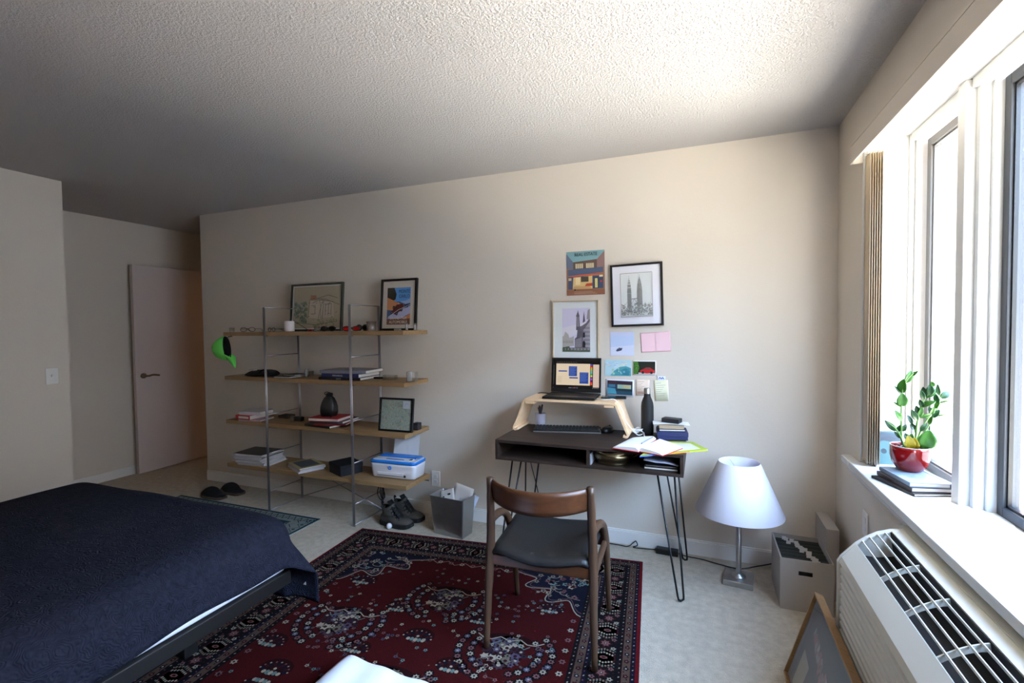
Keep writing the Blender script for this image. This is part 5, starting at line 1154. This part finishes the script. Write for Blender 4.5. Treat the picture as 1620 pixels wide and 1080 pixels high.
rug('persian_rug', 'red Persian rug with navy floral borders under the chair', RT, 1.89, 2.70, persian, (.36, .04, .06), .008)
def teal(b, W_, L_m):
    BG, T1, T2 = (.60, .64, .62), (.13, .26, .32), (.34, .45, .48)
    b.add([(0, 0, LZ), (W_, 0, LZ), (W_, L_m, LZ), (0, L_m, LZ)], [(0, 1, 2, 3)], BG)
    for q in ([(0, .012), (W_, .012)], [(W_-.012, 0), (W_-.012, L_m)]): stroke(b, q, .018, LZ*2, T1)
    n = 26
    for k in range(n): x0 = k*W_/n; stroke(b, [(x0, .085), (x0+W_/n/2, .03), (x0+W_/n, .085)], .007, LZ*2, T1); dot(b, x0+W_/n/2, .07, .009, T2, 3, 4)
    for k in range(20):
        y0 = .05+k*.08; stroke(b, [(W_-.09, y0), (W_-.03, y0+.04), (W_-.09, y0+.08)], .007, LZ*2, T2)
        dot(b, W_-.05, y0, .014, T1, 3, 4)
        stroke(b, [(W_-.15, y0+.02), (W_-.10, y0+.06)], .006, LZ*2, T1); stroke(b, [(W_-.12, y0), (W_-.16, y0+.05)], .005, LZ*2, T2)
    e = .17; b.add([(0, .11, LZ*2), (W_-e, .11, LZ*2), (W_-e, L_m, LZ*2), (0, L_m, LZ*2)], [(0, 1, 2, 3)], T1)
    rnd = random.Random(3)
    for k in range(160): x, y = rnd.uniform(.02, W_-e-.03), rnd.uniform(.13, L_m-.03); dot(b, x, y, rnd.uniform(.01, .022), rnd.choice((T2, BG, (.20, .34, .38), (.24, .40, .45))), 3, 4, None, rnd.random()*3)
    for k in range(30): y0 = .12+k*.055; stroke(b, [(W_-e, y0), (W_-e-.02, y0+.027), (W_-e, y0+.055)], .006, LZ*4, BG)
rug('patterned_rug', 'pale rug with teal geometric border partly under the bed', ((-4.12, 2.705), (-2.61, 2.715), (-2.60, 1.10), (-4.11, 1.10)), 1.51, 1.61, teal, (.5, .55, .55), .006)

# ------------------------------------------------------------------ bed
BX0, BX1, BY0, BY1, BZ = -3.06, -1.70, -.38, 1.55, .598
t = thing('bed_frame', 'low black bed frame under the blue bedspread', 'bed', ((BX0+BX1)/2, .6, 0))
def B_(x, y, z): return (x-(BX0+BX1)/2, y-.6, z)
for x in (BX0-.005, BX1-.005): MB().box(B_(x, BY0, .295), B_(x+.028, BY1+.012, .352)).obj('side_rail', 'espresso', t, bevel=.003)
for y in (BY0, BY1-.02): MB().box(B_(BX0+.023, y, .295), B_(BX1-.005, y+.032, .345)).obj('end_rail', 'espresso', t, bevel=.003)
for x in (BX0+.20, BX1-.40):
    for y in (BY0+.05, BY1-.22): MB().box(B_(x, y, 0.009), B_(x+.06, y+.06, .30)).obj('leg', 'espresso', t, bevel=.003)
MB().box(B_(BX0+.023, BY0+.03, .30), B_(BX1-.005, BY1-.02, .325)).obj('slat_base', 'espresso', t)
b = MB(); b.box((BX0+.02, BY0+.02, .3525), (BX1+.012, BY1, BZ-.11)); o = b.obj('mattress', 'sheet', None, bevel=.02, seg=4); tag(o, 'white sheeted mattress showing as a strip below the blue bedspread', 'mattress')
EX1, EY1, OX, OY = BX1-.075, BY1-.075, .278, .50
def spread(u, v):
    s_ = (BX0-.28)+u*((EX1+OX)-(BX0-.28)); t_ = (BY0-.1)+v*((EY1+OY)-(BY0-.1))
    dx = s_-EX1 if s_ > EX1 else (s_-BX0 if s_ < BX0 else 0); dy = t_-EY1 if t_ > EY1 else 0
    r = hypot(dx, dy); R_ = .125; ex, ey = min(max(s_, BX0), EX1), min(t_, EY1)
    zb = BZ+.012*sin((ex-BX0)/(BX1-BX0)*pi)+.005*sin(ex*5+1)*sin(ey*4)+.003*sin(ex*11+ey*7)
    if r == 0: return (ex, ey, zb)
    cn = min(abs(dx), abs(dy))/max(abs(dx), abs(dy), 1e-6)
    if r < R_*pi/2: ou, dn = R_*sin(r/R_), R_*(1-cos(r/R_))
    else: q = r-R_*pi/2; fl = .08+.62*cn+.035*sin(ey*9+ex*4); ou, dn = R_+q*fl*.8, R_+q*(1-fl*.22)
    return (ex+dx/r*ou, ey+dy/r*ou, zb-dn+.006*sin(ey*13)*min(1, dn/.2))
b = MB(); b.grid(spread, 110, 130); o = b.obj('bedspread', 'spread', None, smooth=True, solid=.010); tag(o, 'dark blue quilted bedspread draped over the bed', 'bedspread')
c = spread(.985, .965); b = MB(); b.box((-.018, -.001, -.012), (.018, .001, .012)); g = b.obj('care_label', 'paper', o); p = at(459, 944, 1, 1.60); g.location = (c[0]-.045, c[1]-.02, c[2]+.03)
# pillow on the floor, near
def pil(u, v, sg):
    x, y = (u-.5)*2, (v-.5)*2; e = (1-abs(x)**5)*(1-abs(y)**5)
    px_ = x*(1-.05*(y*y)*(1-x*x)**.0*abs(x)); return (x*.25*(1-.04*(1-y*y)), y*.36*(1-.03*(1-x*x)), .06+sg*.06*max(0, e)**.40+.004*sin(9*x+3*y))
b = MB(); b.grid(lambda u, v: pil(u, v, 1), 28, 32); b.grid(lambda u, v: pil(u, v, -1), 28, 32); o = b.obj('pillow', 'sheet', None, smooth=True); o.location = (-1.105, 1.15, .0135); o.rotation_euler.z = -.06
tag(o, 'white pillow lying on the red rug at the bottom of the view', 'pillow')

# ------------------------------------------------------------------ air conditioner
t = thing('air_conditioner', 'off-white air conditioner unit under the window sill', 'air conditioner', (.57, 1.47, 0))
AY0, AY1 = .92, 2.0
prof = [(.455, .09), (.455, .560), (.462, .580), (.480, .602), (.505, .632), (.535, .658), (.568, .680), (.605, .694), (.640, .699), (.6895, .699), (.6895, .09)]
def a_(x, y, z): return (x-.57, y-1.47, z)
for y0, y1 in ((AY1-.022, AY1), (AY0, AY0+.022)):
    b = MB(); b.prism([(x-.0 if x > .46 else x-.004, z) for x, z in prof], lambda x, z: a_(x, y0, z), lambda x, z: a_(x, y1, z)); b.obj('end_cap', 'acwhite', t, bevel=.004)
b = MB(); Y0, Y1 = AY0+.022, AY1-.022
def strip(i, j, name, m='acwhite', k=.006, yy0=None, yy1=None):
    P_ = prof[i:j+1]; Q = []
    for q, p in enumerate(P_):
        a0 = P_[max(0, q-1)]; a1 = P_[min(len(P_)-1, q+1)]; l = hypot(a1[0]-a0[0], a1[1]-a0[1]); Q.append((p[0]+(a1[1]-a0[1])/l*k, p[1]-(a1[0]-a0[0])/l*k))
    b = MB(); b.prism(P_+Q[::-1], lambda x, z: a_(x, yy0 or Y0, z), lambda x, z: a_(x, yy1 or Y1, z)); return b.obj(name, m, t)
strip(1, 2, 'front_band'); strip(2, 4, 'lower_trim'); strip(7, 9, 'top_panel')
# louvred front
for k in range(16):
    z = .115+k*.0275; b = MB(); b.prism([(.457, z), (.457, z+.012), (.472, z+.024), (.474, z+.021), (.462, z+.011), (.462, z)], lambda x, q: a_(x, Y0, q), lambda x, q: a_(x, Y1, q)); b.obj('louvre', 'acwhite', t)
MB().box(a_(.474, Y0, .09), a_(.480, Y1, .56)).obj('front_backing', cmat((.50, .50, .48), .6), t)
MB().box(a_(.458, Y0, .09), a_(.474, Y1, .114)).obj('kick_strip', 'acwhite', t)
# grille well and slats
b = MB(); b.prism([(.505, .626), (.500, .575), (.62, .600), (.606, .688), (.602, .688), (.612, .606), (.506, .582), (.509, .628)], lambda x, z: a_(x, Y0, z), lambda x, z: a_(x, Y1, z)); b.obj('grille_well', 'acdark', t)
MB().box(a_(.515, Y0, .590), a_(.605, Y1, .596)).obj('fan_deck', 'acdark', t)
for (x, z) in ((.522, .648), (.544, .664), (.566, .677), (.588, .686)):
    b = MB(); b.box(a_(x-.0013, Y0, z-.006), a_(x+.0013, Y1, z+.001)); b.obj('slat', 'acwhite', t)
for y in [1.93-.187*k for k in range(1, 6)]:
    b = MB(); P_ = [(.506, .630), (.522, .643), (.544, .659), (.566, .672), (.588, .682), (.606, .688), (.606, .668), (.588, .664), (.566, .655), (.544, .642), (.522, .626), (.506, .612)]
    b.prism(P_, lambda x, z: a_(x, y-.002, z), lambda x, z: a_(x, y+.002, z)); b.obj('rib', 'acwhite', t)
MB().box(a_(.642, AY0, .6992), a_(.689, AY1+.03, .7012)).obj('rear_flange', 'acwhite', t)
MB().box(a_(.50, AY0+.05, 0), a_(.68, AY1-.05, .09)).obj('plinth', cmat((.45, .44, .42), .7), t)
# framed print leaning on it
def art_lean(a):
    a.R((.46, .47, .50), 0, 0, 1, 1); rnd = random.Random(12)
    a.R((.40, .41, .44), .04, .05, .96, .95)
    a.P((.66, .64, .60), [(.10, .05), (.10, .46), (.24, .42), (.24, .05)])
    for k in range(70):
        x = rnd.uniform(.12, .62); y = .86-.75*x*rnd.uniform(.55, 1.05); c_ = rnd.choice([(.70, .70, .73), (.62, .62, .66), (.55, .52, .54), (.66, .50, .50)])
        a.P(c_, [(x, y), (x+rnd.uniform(.01, .03), y-.01), (x+rnd.uniform(.01, .05), y-rnd.uniform(.05, .12)), (x-.005, y-.06)])
    a.D((.2, .2, .22), .9, .12, .015, n=6); a.R((.28, .28, .30), .86, .10, .89, .16)
framed('framed_print', 'gilt framed grey print leaning against the air conditioner front', 'framed picture', .70, .363, .007, .030, 'gold', (.99, .99), art_lean, (.309, 1.81, .002), -pi/2, .298, mat_col=(.5, .5, .53))

# ------------------------------------------------------------------ on the sill
G = 'notebooks stacked on the sill'
book('notebook', 'black notebook at the bottom of the sill stack, turned outward', .772, 2.325, SZ, .150, .225, .011, .34, (.10, .10, .12), G, 'notebook', spine='-x', pages='paper')
book('notebook', 'dark grey notebook in the middle of the sill stack', .785, 2.335, SZ+.0115, .150, .215, .017, .24, (.28, .26, .28), G, 'notebook', spine='-x', pages='paper')
t = book('notebook', 'pale blue-grey notebook on top of the sill stack under the plant', .790, 2.340, SZ+.029, .150, .215, .016, .17, (.50, .58, .66), G, 'notebook', spine='-x', pages='paper')
MB().box((.058, -.108, -.0003), (.062, .108, .0165)).obj('elastic_band', cmat((.25, .27, .33), .7), t)
PZ = SZ+.0455
pc = at(1446, 748, 2, PZ); PC = Vector((pc.x, pc.y+.045, PZ))
t = thing('potted_plant', 'glossy red pot with a leafy green plant on the sill notebooks', 'plant', tuple(PC))
b = MB(); b.lathe([(0, 0), (.040, 0), (.043, .003), (.058, .025), (.0655, .055), (.0665, .085), (.0655, .100), (.0635, .1005), (.062, .098), (.063, .084), (.06, .075)], n=48); b.obj('pot', 'redpot', t, smooth=True)
b = MB(); b.lathe([(.0635, .1003), (.0655, .1003), (.0655, .102), (.0635, .102), (.0635, .1003)], n=48); b.obj('rim', 'paper', t, smooth=True)
b = MB(); b.grid(lambda u, v: (.0605*v*cos(2*pi*u), .0605*v*sin(2*pi*u), .086+.004*sin(u*40+v*9)), 30, 5); b.obj('soil', 'soil', t, smooth=True)
b = MB(); rnd = random.Random(3)
for k in range(40): a2 = rnd.random()*6.28; r2 = rnd.random()*.055; b.lathe([(.0001, -.003), (.003, 0), (.0001, .003)], (r2*cos(a2), r2*sin(a2), .091), 6)
b.obj('pebbles', cmat((.75, .72, .68), .8), t)['kind'] = 'stuff'
zp = lambda x, y, dy=0: at(1320+x/3.6, 560+y/3.6, 1, PC.y+dy)-PC
def stem(pts, r0=.004, r1=.0018, dy0=0, dy1=0):
    P_ = [zp(x, y, dy0+(dy1-dy0)*i/(len(pts)-1)) for i, (x, y) in enumerate(pts)]
    r_ = Vector((P_[0].x*.35, P_[0].y*.6, .088)); c_ = curve([r_]+P_, 5); n = len(c_)
    b = MB(); b.tube(c_, [r0+(r1-r0)*i/(n-1) for i in range(n)], 7); return b.obj('stem', 'stem', t, smooth=True), c_
def leaf(par, a0, a1, wd, m, dy=0, tiltn=.0, thick=.0):
    """leaf blade from a0 to a1 (both on the plant), wd = width"""
    A0, A1 = zp(*a0, dy), zp(*a1, dy+rnd.uniform(-.02, .02)); ax = A1-A0; L = ax.length; ax.normalize()
    view = Vector((-.25, -.95, .15)); view.rotate(Matrix.Rotation(tiltn, 3, ax)); sd = ax.cross(view).normalized(); nn2 = sd.cross(ax).normalized()
    b = MB(); wm = wd/3.6*PC.length*0+wd*.00062
    def fn(u, v):
        s_ = sin(pi*min(1, u**.85))**.75 if 0 < u < 1 else 0; q = (v-.5)*2
        return tuple(A0+ax*(L*u)+sd*(q*wm*.5*s_)+nn2*(-abs(q)*-.10*wm*s_+.10*L*sin(u*pi)))
    b.grid(fn, 12, 6); return b.obj('leaf', m, par, smooth=True, solid=.0008)
s1, _ = stem([(385, 500), (381, 400), (381, 300), (387, 215), (410, 150), (450, 108)], .0042, .0018)
s2, _ = stem([(392, 510), (372, 460), (345, 420), (300, 385)], .0045, .0018, 0, -.02)
s3, _ = stem([(462, 480), (470, 400), (485, 320), (510, 260), (545, 200), (572, 172)], .0045, .0018, 0, .03)
s4, _ = stem([(475, 480), (510, 400), (560, 330), (600, 265), (598, 200)], .004, .0015, .01, .05)
s5, _ = stem([(480, 490), (530, 420), (565, 350), (605, 275), (628, 235)], .0035, .0014, .02, .06)
s6, _ = stem([(470, 500), (460, 440), (440, 380), (425, 350)], .0035, .0015, .02, .05)
for par, lst in ((s1, [((405, 165), (436, 92), 46, 'leaf'), ((440, 125), (478, 95), 20, 'leaf'), ((386, 222), (397, 140), 56, 'leaf'), ((384, 298), (386, 220), 62, 'leaf'), ((383, 380), (343, 318), 34, 'leaf'), ((380, 228), (340, 180), 22, 'leafd'), ((380, 300), (334, 270), 14, 'leaf'), ((384, 440), (410, 400), 28, 'leafd')]),
        (s2, [((352, 438), (285, 376), 36, 'leafd'), ((360, 445), (378, 402), 26, 'leafd'), ((380, 480), (340, 440), 22, 'leafd')]),
        (s3, [((566, 185), (552, 156), 26, 'leaf'), ((545, 235), (545, 172), 44, 'leafd'), ((510, 262), (492, 205), 28, 'leafd'), ((515, 250), (590, 196), 40, 'leaf'), ((490, 302), (580, 268), 38, 'leaf'), ((480, 358), (556, 338), 30, 'leaf'), ((474, 380), (438, 315), 38, 'leafd'), ((486, 345), (465, 292), 34, 'leafd'), ((505, 300), (485, 258), 30, 'leafd'), ((470, 430), (440, 392), 28, 'leafd'), ((520, 245), (505, 185), 36, 'leafd'), ((530, 225), (562, 160), 30, 'leaf'), ((478, 360), (500, 300), 30, 'leaf')]),
        (s4, [((490, 440), (528, 392), 28, 'leafd'), ((545, 345), (568, 298), 26, 'leaf'), ((560, 335), (535, 300), 26, 'leafd'), ((598, 235), (588, 170), 24, 'leafd'), ((590, 280), (575, 225), 30, 'leafd'), ((575, 310), (600, 258), 24, 'leaf')]),
        (s5, [((608, 252), (650, 212), 46, 'leafd'), ((600, 278), (660, 265), 12, 'leaf'), ((575, 355), (645, 342), 10, 'leaf'), ((560, 362), (600, 315), 32, 'leafd'), ((540, 400), (560, 350), 24, 'leaf')]),
        (s6, [((445, 402), (414, 345), 26, 'leafd'), ((455, 432), (432, 398), 26, 'leafd'), ((425, 495), (400, 450), 36, 'leafd'), ((430, 500), (442, 452), 38, 'leaf')])):
    for a0, a1, wd, m in lst: leaf(par, a0, a1, wd, m, rnd.uniform(-.01, .02), rnd.uniform(-.5, .5))
leaf(s4, (512, 542), (540, 430), 98, 'leaf', -.03, .15); leaf(s6, (438, 545), (418, 462), 62, 'leafy', -.035, .1); leaf(s6, (462, 545), (456, 472), 50, 'leafy', -.035, -.2)
framed('framed_photograph', 'small white framed teal picture behind the plant on the sill', 'framed picture', .125, .175, .012, .012, 'winwhite', (.98, .98), lambda a: (a.R((.30, .46, .46), 0, 0, 1, 1), a.P((.22, .28, .32), [(0, .66), (.3, .72), (1, .62), (1, .95), (0, .98)]), a.D((.16, .22, .26), .25, .40, .12), a.P((.20, .24, .28), [(.1, .75), (.5, .9), (.8, .78), (.5, .7)])), (.795, 2.60, SZ), .12, .22)
for k, (lab, q) in enumerate((('long white envelope lying nearest the wall edge of the window sill', [(1462, 811), (1606, 834), (1597, 805), (1459, 793)]), ('white leaflet with small grey and pink marks on the window sill', [(1457, 803), (1560, 812), (1545, 797), (1462, 791)]))):
    P_ = [at(x, y, 2, SZ+.001) for x, y in q]; o3 = P_[0]
    b = MB(); b.prism([(p.x-o3.x, p.y-o3.y) for p in P_], lambda x, y: (x, y, 0), lambda x, y: (x, y, .0012)); o = b.obj(('envelope', 'leaflet')[k], 'paper'); o.location = (o3.x, o3.y, SZ+.0002+.0018*k); tag(o, lab, ('envelope', 'paper')[k])
    if k == 1:
        for (x0, x1), c_ in (((.06, .18), (.70, .74, .78)), ((.80, .90), (.82, .62, .72))):
            A0, A1 = P_[0].lerp(P_[1], x0)-o3, P_[0].lerp(P_[1], x1)-o3; D_2 = (P_[3]-P_[0]); b = MB(); b.keep = True
            b.add([tuple(v_+Vector((0, 0, .0004))) for v_ in (A0+D_2*.3, A1+D_2*.3, A1+D_2*.6, A0+D_2*.6)], [(0, 1, 2, 3)]); b.obj('printed_mark', cmat(c_, .6), o)
